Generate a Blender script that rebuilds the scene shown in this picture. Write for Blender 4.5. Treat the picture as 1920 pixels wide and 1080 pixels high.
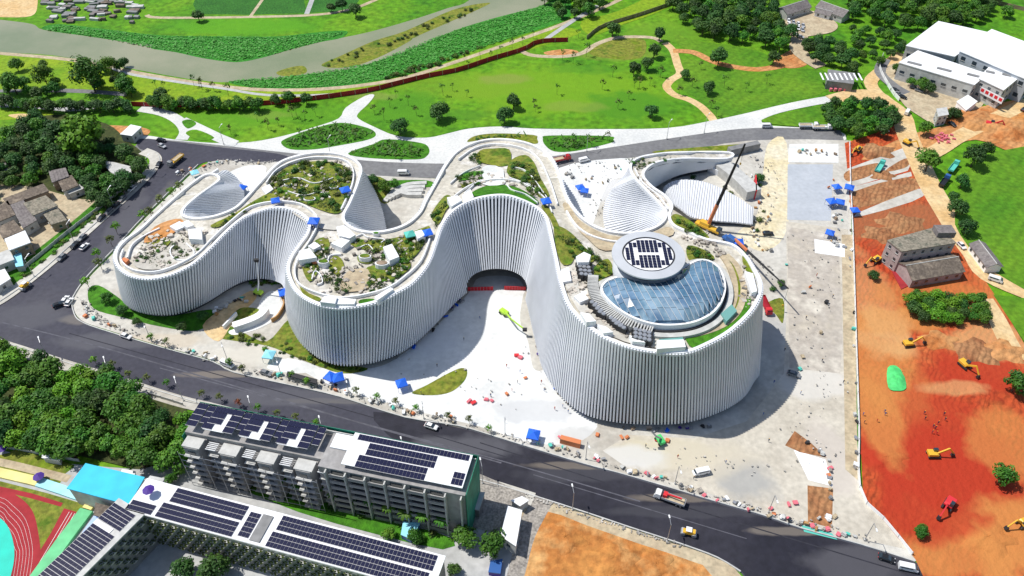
import bpy, bmesh, math, random
from mathutils import Vector, Matrix
from mathutils.geometry import tessellate_polygon, delaunay_2d_cdt
for o in list(bpy.data.objects): bpy.data.objects.remove(o)
S = bpy.context.scene; COL = S.collection; R = random.Random(7)
# ---------------- camera, sky, sun, exposure ----------------
F, PITCH, CH = 1500.0, math.radians(43), 210.0      # focal length in photo pixels (1920 wide), tilt, height in metres
cam = bpy.data.cameras.new('camera'); cam.sensor_width = 36; cam.lens = 36*F/1920; cam.clip_start = 1; cam.clip_end = 20000
camo = bpy.data.objects.new('camera', cam); COL.objects.link(camo)
camo.location = (0, 0, CH); camo.rotation_euler = (math.pi/2-PITCH, 0, 0); S.camera = camo
SUN = Vector((-18.5, 5.0, 34)).normalized()
w = bpy.data.worlds.new('World'); S.world = w; w.use_nodes = True
sky = w.node_tree.nodes.new('ShaderNodeTexSky'); sky.sky_type = 'NISHITA'; sky.sun_disc = False
sky.sun_elevation = math.asin(SUN.z); sky.sun_rotation = math.atan2(SUN.x, SUN.y)
w.node_tree.links.new(sky.outputs[0], w.node_tree.nodes['Background'].inputs[0])
w.node_tree.nodes['Background'].inputs[1].default_value = 0.11
sl = bpy.data.lights.new('sun', 'SUN'); sl.energy = 4.4; sl.angle = math.radians(.5); sl.color = (1, .965, .9)
so = bpy.data.objects.new('sun', sl); COL.objects.link(so); so.rotation_euler = SUN.to_track_quat('Z', 'Y').to_euler()
S.view_settings.view_transform = 'Standard'; S.view_settings.look = 'None'; S.view_settings.exposure = 0.05; S.view_settings.gamma = 1
# ---------------- helpers ----------------
CP, SP = math.cos(PITCH), math.sin(PITCH)
def P(u, v, z=0.0):                                  # survey: photo pixel at height z -> place on the ground plan
    a = (u-960)/F; b = (540-v)/F
    d = Vector((a, CP+b*SP, -SP+b*CP)); t = (z-CH)/d.z
    return Vector((d.x*t, d.y*t, z))
def PX(w_):                                          # place -> photo pixel
    r = Vector(w_)-Vector((0, 0, CH)); dep = r.y*CP-r.z*SP
    return 960+F*r.x/dep, 540-F*(r.y*SP+r.z*CP)/dep
def head(u, v, du, dv, z=0):                         # heading angle of a direction seen in the photo
    d = P(u+du, v+dv, z)-P(u, v, z); return math.atan2(d.y, d.x)
def cr(pts, n=4, closed=True):                       # Catmull-Rom
    out = []; N = len(pts); pts = [Vector(p) for p in pts]
    rng = N if closed else N-1
    for i in range(rng):
        if closed: p0, p1, p2, p3 = (pts[(i+k) % N] for k in (-1, 0, 1, 2))
        else: p0, p1, p2, p3 = pts[max(i-1, 0)], pts[i], pts[i+1], pts[min(i+2, N-1)]
        for k in range(n):
            t = k/n
            out.append(.5*((2*p1)+(p2-p0)*t+(2*p0-5*p1+4*p2-p3)*t*t+(3*p1-p0-3*p2+p3)*t**3))
    if not closed: out.append(pts[-1])
    return out
def link(name, me, m=None, parent=None):
    o = bpy.data.objects.new(name, me); COL.objects.link(o)
    if m is not None and not me.materials: me.materials.append(m)
    if parent: o.parent = parent
    return o
def tag(o, label=None, cat=None, group=None, kind=None):
    if label: o['label'] = label
    if cat: o['category'] = cat
    if group: o['group'] = group
    if kind: o['kind'] = kind
    return o
def thing(name, label, cat, loc=(0, 0, 0), rz=0, group=None, s=1):
    o = bpy.data.objects.new(name, None); COL.objects.link(o); o.empty_display_size = .5
    o.location = loc; o.rotation_euler = (0, 0, rz); o.scale = (s, s, s)
    return tag(o, label, cat, group)
def kids(o): return [c for c in bpy.data.objects if c.parent == o]
KID = {}
def copy_tree(root, loc, rz=0, s=1, label=None, group=None, mats=None, sz=None):
    if root.name not in KID: KID[root.name] = [(c, kids(c)) for c in kids(root)]
    r = root.copy(); COL.objects.link(r); r.location = loc; r.rotation_euler = (0, 0, rz); r.scale = (s, s, sz or s)
    if label: r['label'] = label
    if group: r['group'] = group
    for c, gs in KID[root.name]:
        k = c.copy(); COL.objects.link(k); k.parent = r
        if mats and c.name.split('.')[0] in mats:
            k.material_slots[0].link = 'OBJECT'; k.material_slots[0].material = mats[c.name.split('.')[0]]
        for g in gs:
            q = g.copy(); COL.objects.link(q); q.parent = k
    return r
class MB:
    def __init__(s): s.v = []; s.f = []
    def add(s, vs, fs):
        n = len(s.v); s.v += [tuple(v) for v in vs]; s.f += [tuple(i+n for i in f) for f in fs]; return s
    def box(s, c, d, rz=0, tilt=None):
        M_ = Matrix.Rotation(rz, 4, 'Z')
        if tilt is not None: M_ = M_ @ tilt
        c = Vector(c)
        vs = [c+M_ @ Vector((x*d[0]/2, y*d[1]/2, z*d[2]/2)) for z in (-1, 1) for y in (-1, 1) for x in (-1, 1)]
        return s.add(vs, [(0, 2, 3, 1), (4, 5, 7, 6), (0, 1, 5, 4), (2, 6, 7, 3), (0, 4, 6, 2), (1, 3, 7, 5)])
    def prism(s, pts, z0, z1, top=True, bottom=True):
        n = len(pts); pts = [Vector((p[0], p[1], 0)) for p in pts]
        ar = sum(pts[i].x*pts[(i+1) % n].y-pts[(i+1) % n].x*pts[i].y for i in range(n))
        if ar < 0: pts.reverse()
        zz0 = z0 if callable(z0) else (lambda p: z0); zz1 = z1 if callable(z1) else (lambda p: z1)
        vs = [(p.x, p.y, zz0(p)) for p in pts]+[(p.x, p.y, zz1(p)) for p in pts]
        fs = [(i, (i+1) % n, n+(i+1) % n, n+i) for i in range(n)]
        tr = [t if cross2(pts, t) > 0 else (t[0], t[2], t[1]) for t in tessellate_polygon([pts])]
        if top: fs += [tuple(n+i for i in t) for t in tr]
        if bottom: fs += [(t[0], t[2], t[1]) for t in tr]
        return s.add(vs, fs)
    def tube(s, p0, p1, r0, r1=None, n=6):
        p0 = Vector(p0); p1 = Vector(p1); r1 = r0 if r1 is None else r1
        q = (p1-p0).to_track_quat('Z', 'Y'); vs = []
        for p, r in ((p0, r0), (p1, r1)):
            for k in range(n): vs.append(p+q @ Vector((r*math.cos(2*math.pi*k/n), r*math.sin(2*math.pi*k/n), 0)))
        return s.add(vs, [(k, (k+1) % n, n+(k+1) % n, n+k) for k in range(n)]+[tuple(range(n-1, -1, -1)), tuple(range(n, 2*n))])
    def beam(s, p0, p1, w_, h_):
        p0 = Vector(p0); p1 = Vector(p1); q = (p1-p0).to_track_quat('Y', 'Z'); L = (p1-p0).length
        vs = [p0+q @ Vector((x*w_/2, y*L, z*h_/2)) for z in (-1, 1) for y in (0, 1) for x in (-1, 1)]
        return s.add(vs, [(0, 2, 3, 1), (4, 5, 7, 6), (0, 1, 5, 4), (2, 6, 7, 3), (0, 4, 6, 2), (1, 3, 7, 5)])
    def mesh(s, name):
        me = bpy.data.meshes.new(name); me.from_pydata(s.v, [], s.f); me.update(); return me
    def build(s, name, m, parent=None, smooth=False, bevel=0):
        me = s.mesh(name)
        if bevel:
            b = bmesh.new(); b.from_mesh(me); bmesh.ops.remove_doubles(b, verts=b.verts, dist=1e-4)
            bmesh.ops.bevel(b, geom=list(b.edges), offset=bevel, segments=1, affect='EDGES', clamp_overlap=True); b.to_mesh(me); b.free()
        if smooth: me.shade_smooth()
        return link(name, me, m, parent)
def cross2(p, t):
    a, b, c = (p[i] for i in t); return (b.x-a.x)*(c.y-a.y)-(b.y-a.y)*(c.x-a.x)
def sheet(name, pts, z, m, n=4, kind='structure', world=False, parent=None):
    q = cr([(a[0], a[1]) for a in pts], n) if n > 1 else [Vector((a[0], a[1])) for a in pts]
    wp = [P(p[0], p[1], z) if not world else Vector((p[0], p[1], z)) for p in q]
    flat = [Vector((p.x, p.y, 0)) for p in wp]
    tr = [t if cross2(flat, t) > 0 else (t[0], t[2], t[1]) for t in tessellate_polygon([flat])]
    me = bpy.data.meshes.new(name); me.from_pydata([tuple(p) for p in wp], [], tr); me.update()
    o = link(name, me, m, parent)
    if kind: o['kind'] = kind
    return o
def offs(wp, d, closed=False):
    out = []; N = len(wp)
    for i in range(N):
        a = wp[(i-1) % N] if closed or i else wp[i]; b = wp[(i+1) % N] if closed or i < N-1 else wp[i]
        t = Vector((b.x-a.x, b.y-a.y, 0)).normalized(); out.append(Vector((wp[i].x-t.y*d, wp[i].y+t.x*d, wp[i].z)))
    return out
def strip(name, pts, wd, z, m, n=4, h=0.0, kind='structure', parent=None, world=False, closed=False):
    q = cr([(a[0], a[1]) for a in pts], n, closed)
    wp = [Vector((p[0], p[1], z)) if world else P(p[0], p[1], z) for p in q]
    L = offs(wp, wd/2, closed); Rr = offs(wp, -wd/2, closed); N = len(wp); mb = MB(); rng = N if closed else N-1
    if h == 0: mb.add(L+Rr, [(N+i, N+(i+1) % N, (i+1) % N, i) for i in range(rng)])
    else:
        up = Vector((0, 0, h)); vs = L+Rr+[p+up for p in L]+[p+up for p in Rr]; fs = []
        for i in range(rng):
            j = (i+1) % N
            fs += [(3*N+i, 3*N+j, 2*N+j, 2*N+i), (2*N+i, 2*N+j, j, i), (N+i, N+j, 3*N+j, 3*N+i)]
        if not closed: fs += [(0, N, 3*N, 2*N), (N-1, 3*N-1, 4*N-1, 2*N-1)]
        mb.add(vs, fs)
    o = mb.build(name, m, parent)
    if kind: o['kind'] = kind
    return o
def inside(p, poly):
    c = False; n = len(poly); j = n-1
    for i in range(n):
        if (poly[i][1] > p[1]) != (poly[j][1] > p[1]) and p[0] < (poly[j][0]-poly[i][0])*(p[1]-poly[i][1])/(poly[j][1]-poly[i][1])+poly[i][0]: c = not c
        j = i
    return c
# ---------------- materials ----------------
MATS = {}
def mat(name, a, b=None, c=None, scale=.1, rough=.85, detail=6, fine=0, fs=.25, bump=0, bs=2., metal=0, spec=.25, lo=.35, hi=.65, rnd=0, coord='pos', distort=0, wave=None):
    m = bpy.data.materials.new(name); m.use_nodes = True; nt = m.node_tree; N = nt.nodes; L = nt.links
    bs_ = N['Principled BSDF']; bs_.inputs['Roughness'].default_value = rough; bs_.inputs['Metallic'].default_value = metal
    bs_.inputs['Specular IOR Level'].default_value = spec
    g = N.new('ShaderNodeNewGeometry'); pos = g.outputs['Position']
    if coord == 'obj': pos = N.new('ShaderNodeTexCoord').outputs['Object']
    col = None
    if b is not None:
        nz = N.new('ShaderNodeTexNoise'); nz.inputs['Scale'].default_value = scale; nz.inputs['Detail'].default_value = detail; nz.inputs['Distortion'].default_value = distort
        nz.inputs['Roughness'].default_value = .6
        L.new(pos, nz.inputs['Vector']); rp = N.new('ShaderNodeValToRGB'); L.new(nz.outputs['Fac'], rp.inputs[0])
        e = rp.color_ramp.elements; e[0].position = lo; e[0].color = (*a, 1); e[1].position = hi; e[1].color = (*b, 1)
        if c is not None: k = e.new((lo+hi)/2); k.color = (*c, 1)
        col = rp.outputs[0]
    if fine:
        n2 = N.new('ShaderNodeTexNoise'); n2.inputs['Scale'].default_value = fine; n2.inputs['Detail'].default_value = 3
        L.new(pos, n2.inputs['Vector']); mr = N.new('ShaderNodeMapRange'); mr.inputs[1].default_value = .3; mr.inputs[2].default_value = .7
        mr.inputs[3].default_value = 1-fs; mr.inputs[4].default_value = 1+fs; L.new(n2.outputs['Fac'], mr.inputs[0])
        mx = N.new('ShaderNodeMix'); mx.data_type = 'RGBA'; mx.blend_type = 'MULTIPLY'; mx.inputs[0].default_value = 1
        if col: L.new(col, mx.inputs[6])
        else: mx.inputs[6].default_value = (*a, 1)
        L.new(mr.outputs[0], mx.inputs[7]); col = mx.outputs[2]
    if wave:
        wv = N.new('ShaderNodeTexWave'); wv.inputs['Scale'].default_value = wave[0]; wv.inputs['Distortion'].default_value = wave[1]; wv.inputs['Detail'].default_value = 3; wv.inputs['Detail Scale'].default_value = wave[2]
        mp = N.new('ShaderNodeMapping'); mp.inputs['Rotation'].default_value = (0, 0, wave[3]); L.new(pos, mp.inputs[0]); L.new(mp.outputs[0], wv.inputs['Vector'])
        mr = N.new('ShaderNodeMapRange'); mr.inputs[1].default_value = .0; mr.inputs[2].default_value = .6; mr.inputs[3].default_value = 1-wave[4]; mr.inputs[4].default_value = 1.; L.new(wv.outputs['Fac'], mr.inputs[0])
        mx = N.new('ShaderNodeMix'); mx.data_type = 'RGBA'; mx.blend_type = 'MULTIPLY'; mx.inputs[0].default_value = 1
        L.new(col, mx.inputs[6]); L.new(mr.outputs[0], mx.inputs[7]); col = mx.outputs[2]
    if rnd:
        oi = N.new('ShaderNodeObjectInfo'); hs = N.new('ShaderNodeHueSaturation')
        for sock, (l_, h_) in (('Hue', (.5-.03*rnd, .5+.02*rnd)), ('Value', (1-.35*rnd, 1+.35*rnd))):
            mr = N.new('ShaderNodeMapRange'); mr.inputs[3].default_value = l_; mr.inputs[4].default_value = h_
            if sock == 'Hue': L.new(oi.outputs['Random'], mr.inputs[0])
            else:
                fr = N.new('ShaderNodeMath'); fr.operation = 'MULTIPLY'; fr.inputs[1].default_value = 7.31; L.new(oi.outputs['Random'], fr.inputs[0])
                f2 = N.new('ShaderNodeMath'); f2.operation = 'FRACT'; L.new(fr.outputs[0], f2.inputs[0]); L.new(f2.outputs[0], mr.inputs[0])
            L.new(mr.outputs[0], hs.inputs[sock])
        if col: L.new(col, hs.inputs['Color'])
        else: hs.inputs['Color'].default_value = (*a, 1)
        col = hs.outputs[0]
    if col: L.new(col, bs_.inputs['Base Color'])
    else: bs_.inputs['Base Color'].default_value = (*a, 1)
    if bump:
        n3 = N.new('ShaderNodeTexNoise'); n3.inputs['Scale'].default_value = bs; n3.inputs['Detail'].default_value = 5; L.new(pos, n3.inputs['Vector'])
        bp = N.new('ShaderNodeBump'); bp.inputs['Strength'].default_value = 1; bp.inputs['Distance'].default_value = bump; L.new(n3.outputs['Fac'], bp.inputs['Height']); L.new(bp.outputs[0], bs_.inputs['Normal'])
    MATS[name] = m; return m
def flat(name, c, rough=.6, metal=0, spec=.35, fine=0, fs=.15): return mat(name, c, rough=rough, metal=metal, spec=spec, fine=fine, fs=fs)
mat('grass', (.135, .285, .01), (.05, .19, .006), (.09, .25, .006), scale=.028, fine=.3, fs=.36, detail=9, bump=.25, bs=1.2)
mat('grass_lime', (.24, .34, .012), (.14, .28, .008), scale=.05, fine=.5, fs=.25, bump=.2)
mat('grass_deep', (.035, .15, .006), (.065, .22, .01), scale=.08, fine=.5, fs=.35, bump=.3)
mat('grass_olive', (.13, .19, .008), (.07, .14, .008), (.2, .21, .03), scale=.12, fine=.6, fs=.35, bump=.2)
mat('grass_roof', (.10, .18, .012), (.05, .14, .008), (.19, .2, .03), scale=.2, fine=.7, fs=.35, bump=.2)
mat('grass_field', (.125, .26, .012), (.065, .2, .008), scale=.035, fine=.5, fs=.25, detail=9, wave=(.06, 1.5, 1, .7, .12), bump=.1)
mat('reeds_floor', (.04, .24, .02), (.025, .17, .015), scale=.15, fine=.8, fs=.4, bump=.6, bs=.8)
mat('crop', (.04, .17, .02), (.025, .12, .015), scale=.1, fine=1, fs=.4, bump=.5)
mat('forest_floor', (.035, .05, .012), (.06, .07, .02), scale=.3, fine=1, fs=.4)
mat('water', (.2, .235, .125), (.3, .3, .19), scale=.02, rough=.12, spec=.5, bump=.02, bs=.6)
mat('asphalt', (.05, .05, .068), (.07, .069, .086), (.058, .058, .077), scale=.03, fine=.6, fs=.12, rough=.8, bump=.01)
mat('asphalt_old', (.15, .15, .16), (.2, .2, .2), scale=.05, fine=.5, fs=.15)
mat('asphalt_new', (.018, .018, .028), (.036, .035, .047), scale=.03, fine=.4, fs=.18, rough=.75, bump=.01)
mat('paving', (.55, .56, .55), (.66, .66, .63), scale=.06, fine=.9, fs=.1)
mat('paving_site', (.41, .38, .33), (.58, .56, .51), (.51, .49, .44), scale=.05, fine=.5, fs=.12)
mat('plaza_white', (.60, .61, .60), (.76, .77, .76), (.70, .71, .70), scale=.05, fine=.5, fs=.08, detail=9)
mat('paving_grey', (.36, .37, .37), (.47, .47, .46), scale=.06, fine=.5, fs=.12)
mat('yard', (.50, .45, .37), (.62, .58, .50), (.42, .38, .33), scale=.09, fine=.45, fs=.14, lo=.3, hi=.7)
mat('yard_sand', (.62, .53, .33), (.66, .61, .47), scale=.08, fine=.6, fs=.18)
mat('yard_grey', (.46, .42, .35), (.57, .53, .45), scale=.07, fine=.6, fs=.12)
mat('pad_grey', (.40, .43, .47), (.45, .48, .52), scale=.1, fine=.6, fs=.06)
mat('pad_dark', (.22, .23, .24), (.33, .34, .34), scale=.1, fine=.8, fs=.1)
mat('earth_red', (.40, .045, .014), (.50, .13, .038), (.46, .078, .022), scale=.03, fine=.5, fs=.2, bump=.5, bs=.5, distort=1., wave=(.16, 12, .9, .5, .34))
mat('earth_deep', (.36, .06, .018), (.42, .085, .025), scale=.06, fine=.5, fs=.2, bump=.3, wave=(.12, 7, 1.5, 1.1, .15))
mat('earth_orange', (.52, .22, .06), (.44, .15, .04), (.56, .28, .11), scale=.05, fine=.5, fs=.2, bump=.5, bs=.6, wave=(.11, 8, 1.3, .9, .2))
mat('earth_brown', (.30, .12, .05), (.42, .22, .1), scale=.12, fine=.6, fs=.25, bump=.6, bs=.5, wave=(.16, 6, 1.5, .5, .3))
mat('earth_tan', (.58, .38, .17), (.66, .50, .28), scale=.08, fine=.6, fs=.18, bump=.1)
mat('earth_pit', (.52, .23, .06), (.60, .34, .13), (.42, .16, .04), scale=.07, fine=.5, fs=.25, bump=.7, bs=.4)
mat('dirt_pale', (.52, .44, .30), (.38, .30, .2), scale=.2, fine=.8, fs=.25)
mat('gravel_grey', (.25, .23, .21), (.35, .32, .28), scale=.3, fine=1.5, fs=.4)
mat('track_red', (.37, .032, .04), (.3, .026, .032), scale=.1, fine=.5, fs=.1)
flat('track_turquoise', (.0, .55, .42), fine=.3, fs=.08); flat('line_white', (.8, .8, .78)); flat('line_yellow', (.7, .55, .1))
flat('ledge_green', (.12, .5, .22), fine=.3); flat('ledge_yellow', (.75, .66, .24), fine=.3); flat('ledge_blue', (.38, .52, .85), fine=.1, fs=.05); flat('ledge_cyan', (.35, .7, .75), fine=.3)
flat('white', (.80, .81, .82), fine=.3, fs=.05); flat('fin_white', (.69, .71, .75), rough=.45, fine=.15, fs=.05); flat('facade_back', (.05, .056, .066), rough=.3, spec=.5)
flat('skin_white', (.74, .76, .79), rough=.45, fine=.2, fs=.04)
flat('concrete', (.5, .5, .48), fine=.5, fs=.15); flat('concrete_dark', (.22, .22, .22), fine=.4, fs=.2); flat('dark', (.03, .03, .033)); flat('black', (.012, .012, .014))
flat('steel', (.45, .46, .48), rough=.4, metal=.6); flat('glass', (.03, .045, .06), rough=.08, spec=.8); flat('glass_blue', (.10, .17, .27), rough=.07, spec=1.)
mat('dome_glass', (.07, .15, .25), (.27, .38, .48), (.13, .23, .34), scale=.13, rough=.12, spec=.9, rnd=.35)
flat('solar', (.012, .012, .04), rough=.18, spec=.6); flat('solar_frame', (.55, .55, .56), rough=.4)
flat('net_green', (.02, .22, .14), fine=.4, fs=.3); flat('blue_tent', (.02, .14, .75), rough=.5); flat('cyan_roof', (.03, .5, .72), fine=.25, fs=.1); flat('cyan_light', (.3, .72, .85))
flat('purple', (.07, .03, .25)); flat('red', (.62, .03, .04)); flat('pink', (.66, .16, .2)); flat('orange', (.6, .2, .08)); flat('fence_red', (.33, .012, .025), fine=.3, fs=.2)
flat('yellow', (.72, .42, .04), rough=.4); flat('lift_green', (.42, .68, .06), rough=.4); flat('green_net', (.08, .58, .16), fine=.6, fs=.2); flat('teal', (.1, .5, .42))
flat('tyre', (.02, .02, .02)); flat('brick_old', (.27, .2, .14), fine=.5, fs=.35); flat('wood', (.45, .25, .1), fine=.8, fs=.2)
mat('roof_old', (.19, .155, .12), (.27, .22, .17), (.13, .105, .085), scale=.25, fine=1.2, fs=.3); mat('roof_grey', (.16, .14, .14), (.22, .2, .19), scale=.3, fine=1, fs=.25)
mat('roof_moss', (.20, .18, .14), (.13, .13, .10), (.26, .23, .18), scale=.35, fine=1.2, fs=.35)
mat('wall_pink', (.42, .36, .35), (.36, .31, .30), scale=.2, fine=.8, fs=.15); mat('apt_wall', (.36, .35, .34), (.28, .27, .27), scale=.2, fine=.7, fs=.15)
flat('bark', (.09, .065, .045), fine=2, fs=.3)
flat('car_white', (.78, .78, .78), rough=.3, spec=.5); flat('car_black', (.02, .02, .022), rough=.25, spec=.5); flat('car_grey', (.2, .21, .22), rough=.3, spec=.5); flat('car_red', (.4, .02, .02), rough=.3, spec=.5); flat('car_silver', (.45, .46, .48), rough=.3, spec=.5); flat('car_blue', (.04, .12, .35), rough=.3)
def leafmat(name, a, b, c, rnd=.6):
    m = mat(name, a, b, c, scale=.35, detail=2, rough=.6, spec=.3, rnd=rnd, lo=.3, hi=.7)
leafmat('leaf_dark', (.018, .068, .012), (.055, .135, .02), (.03, .095, .014), .9)
leafmat('leaf_mid', (.028, .11, .008), (.09, .21, .016), (.045, .15, .01), .9)
leafmat('leaf_bright', (.06, .19, .008), (.13, .30, .015), (.09, .24, .01))
leafmat('leaf_olive', (.05, .085, .015), (.12, .15, .03), (.08, .11, .02))
leafmat('leaf_reed', (.045, .24, .02), (.07, .31, .04), (.055, .27, .03), .2)
leafmat('leaf_red', (.25, .03, .03), (.35, .12, .05), (.2, .05, .03))
G = MATS
def spots(name, lst):                                # soil or paving that changes colour from place to place, with ragged edges
    nt = MATS[name].node_tree; N = nt.nodes; L = nt.links; bs_ = N['Principled BSDF']; col = bs_.inputs['Base Color'].links[0].from_socket
    g = N.new('ShaderNodeNewGeometry'); nz = N.new('ShaderNodeTexNoise'); nz.inputs['Scale'].default_value = .09; nz.inputs['Detail'].default_value = 6; L.new(g.outputs['Position'], nz.inputs['Vector'])
    for u, v, rx, ry, c, am in lst:
        p = P(u, v); mp = N.new('ShaderNodeVectorMath'); mp.operation = 'SUBTRACT'; L.new(g.outputs['Position'], mp.inputs[0]); mp.inputs[1].default_value = (p.x, p.y, 0)
        m2 = N.new('ShaderNodeVectorMath'); m2.operation = 'MULTIPLY'; L.new(mp.outputs[0], m2.inputs[0]); m2.inputs[1].default_value = (1/rx, 1/ry, 0)
        ln = N.new('ShaderNodeVectorMath'); ln.operation = 'LENGTH'; L.new(m2.outputs[0], ln.inputs[0])
        ad = N.new('ShaderNodeMath'); ad.operation = 'MULTIPLY_ADD'; L.new(nz.outputs['Fac'], ad.inputs[0]); ad.inputs[1].default_value = 1.5; L.new(ln.outputs['Value'], ad.inputs[2])
        mr = N.new('ShaderNodeMapRange'); mr.inputs[1].default_value = 1.45; mr.inputs[2].default_value = 1.85; mr.inputs[3].default_value = am; mr.inputs[4].default_value = 0; L.new(ad.outputs[0], mr.inputs[0])
        mx = N.new('ShaderNodeMix'); mx.data_type = 'RGBA'; L.new(mr.outputs[0], mx.inputs[0]); L.new(col, mx.inputs[6]); mx.inputs[7].default_value = (*c, 1); col = mx.outputs[2]
    L.new(col, bs_.inputs['Base Color'])
DR, OR, TN, BR = (.40, .034, .012), (.53, .21, .055), (.6, .36, .15), (.3, .12, .05)
spots('earth_red', [(1660, 700, 14, 26, OR, .7), (1640, 620, 12, 14, TN, .5), (1780, 880, 26, 20, DR, .95), (1700, 860, 18, 14, DR, .8), (1760, 780, 16, 12, DR, .6), (1840, 700, 22, 12, DR, .85), (1900, 1010, 20, 14, OR, .85), (1800, 1040, 20, 8, OR, .7), (1740, 960, 16, 12, DR, .8), (1900, 840, 14, 16, OR, .6), (1700, 420, 30, 18, BR, .7), (1680, 600, 24, 8, OR, .8), (1850, 640, 16, 10, TN, .6), (1640, 560, 10, 30, TN, .4), (1650, 780, 8, 20, OR, .7), (1800, 730, 12, 4, TN, .5), (1770, 560, 30, 14, OR, .5)])
spots('plaza_white', [(1000, 770, 13, 6, (.52, .53, .54), .8), (1110, 820, 12, 5, (.5, .5, .49), .7), (990, 640, 4, 14, (.62, .63, .64), .7), (960, 700, 8, 4, (.66, .67, .68), .5), (860, 770, 12, 3, (.66, .66, .66), .5), (820, 640, 8, 8, (.66, .67, .69), .5)])
spots('paving_site', [(1120, 350, 16, 16, (.62, .63, .64), .8), (300, 640, 20, 4, (.55, .47, .36), .6), (480, 665, 20, 6, (.6, .57, .5), .7), (1500, 290, 12, 6, (.66, .66, .64), .7), (1430, 620, 10, 12, (.36, .36, .36), .6)])
spots('yard_grey', [(1400, 900, 10, 8, (.34, .34, .33), .8), (1250, 850, 20, 6, (.56, .51, .38), .8), (1330, 860, 16, 8, (.55, .5, .4), .6), (1560, 860, 8, 14, (.52, .47, .42), .7), (1180, 860, 12, 5, (.6, .6, .59), .7), (1530, 720, 14, 8, (.6, .58, .54), .7)])
spots('asphalt_new', [(860, 840, 20, 5, (.09, .09, .105), .9), (1100, 890, 24, 3, (.06, .06, .072), .6), (1300, 960, 30, 2, (.055, .055, .066), .6), (1080, 873, 18, 1.5, (.2, .17, .14), .6), (1300, 934, 20, 1.5, (.2, .17, .14), .6), (1500, 996, 16, 1.5, (.22, .19, .16), .6), (1600, 1060, 16, 6, (.09, .088, .1), .7)])
spots('asphalt', [(430, 703, 16, 1.6, (.22, .19, .16), .7), (640, 752, 18, 1.4, (.2, .18, .15), .6), (820, 798, 14, 1.4, (.2, .18, .15), .6), (150, 600, 8, 3, (.2, .18, .16), .6), (290, 400, 4, 20, (.16, .15, .14), .5), (560, 745, 40, 4, (.1, .1, .118), .7), (200, 640, 20, 4, (.11, .11, .125), .6), (60, 590, 14, 8, (.1, .1, .115), .6), (230, 420, 6, 30, (.1, .1, .115), .6)])
spots('grass', [(1050, 170, 60, 28, (.15, .31, .008), .8), (880, 160, 40, 14, (.16, .29, .012), .6), (1150, 100, 24, 10, (.19, .27, .03), .6), (760, 200, 20, 16, (.075, .24, .008), .7), (1180, 200, 24, 16, (.06, .22, .008), .8), (560, 215, 60, 8, (.08, .25, .008), .6), (400, 225, 40, 8, (.1, .28, .01), .6), (450, 50, 50, 12, (.09, .3, .008), .8), (1250, 60, 30, 14, (.14, .28, .015), .6), (950, 150, 14, 6, (.22, .26, .05), .6), (1080, 200, 18, 6, (.2, .27, .04), .5), (700, 180, 14, 5, (.2, .26, .05), .6), (870, 215, 16, 5, (.06, .2, .01), .6), (500, 215, 14, 4, (.18, .27, .04), .5), (1100, 130, 20, 6, (.06, .21, .01), .5)])
# ---------------- the ground and its sheets ----------------
mb = MB(); mb.add([(-9000, -3000, 0), (9000, -3000, 0), (9000, 12000, 0), (-9000, 12000, 0)], [(0, 1, 2, 3)])
tag(mb.build('ground', G['grass']), kind='structure')
Z = [0.0]
def lay(name, pts, m, n=4, up=None):
    Z[0] += .004; return sheet(name, pts, up or Z[0], G[m], n)
def way(name, pts, wd, m, n=4):
    Z[0] += .004; return strip(name, pts, wd, Z[0], G[m], n)
lay('meadow', [(230, 62), (250, 40), (330, 30), (600, 24), (760, -10), (1000, -60), (870, -40), (880, 0), (780, 32), (640, 66), (560, 85), (470, 103), (400, 96), (300, 76)], 'grass')
lay('crop_field', [(362, 8), (380, -40), (560, -45), (575, 24), (470, 28), (370, 26)], 'crop', 1)
lay('crop_field', [(582, 24), (570, -45), (660, -60), (700, -40), (660, 20)], 'crop', 1)
way('path', [(275, 28), (300, 33), (450, 32), (600, 27), (680, 10), (760, -30)], 3, 'dirt_pale')
way('path', [(470, 30), (520, -40)], 2, 'dirt_pale', 1); way('path', [(575, 26), (600, -40)], 3, 'paving_grey', 1)
lay('riverbank', [(-60, 92), (0, 98), (140, 110), (260, 134), (360, 150), (470, 163), (600, 163), (740, 146), (860, 110), (1020, 55), (1090, 60), (1010, 88), (900, 120), (760, 155), (640, 180), (500, 196), (330, 196), (250, 190), (200, 168), (100, 160), (-60, 160)], 'grass_lime')
lay('river', [(-120, 25), (0, 37), (60, 45), (82, 56), (165, 67), (240, 78), (300, 84), (340, 82), (300, 86), (284, 90), (330, 97), (380, 108), (430, 115), (460, 114), (500, 105), (545, 92), (600, 78), (640, 71), (700, 58), (780, 35), (840, 15), (880, 0), (930, -60), (1100, -70), (1040, -10), (1012, 12), (940, 36), (850, 66), (770, 100), (690, 126), (640, 137), (560, 146), (430, 154), (380, 151), (330, 144), (230, 126), (100, 104), (0, 98), (-120, 90)], 'water')
lay('reed_bank', [(428, 153), (500, 149), (560, 141), (640, 132), (690, 120), (770, 93), (850, 58), (930, 33), (1012, 12), (1060, -8), (1070, 30), (1020, 52), (960, 70), (900, 90), (850, 110), (800, 130), (740, 146), (660, 159), (600, 164), (520, 166), (470, 164)], 'reeds_floor')
lay('reed_bank', [(80, 55), (110, 45), (200, 55), (300, 66), (420, 68), (520, 68), (600, 60), (650, 58), (640, 71), (600, 79), (545, 93), (500, 106), (460, 115), (430, 116), (380, 109), (330, 98), (284, 91), (300, 86), (340, 83), (300, 85), (240, 79), (165, 68)], 'reeds_floor')
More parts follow.
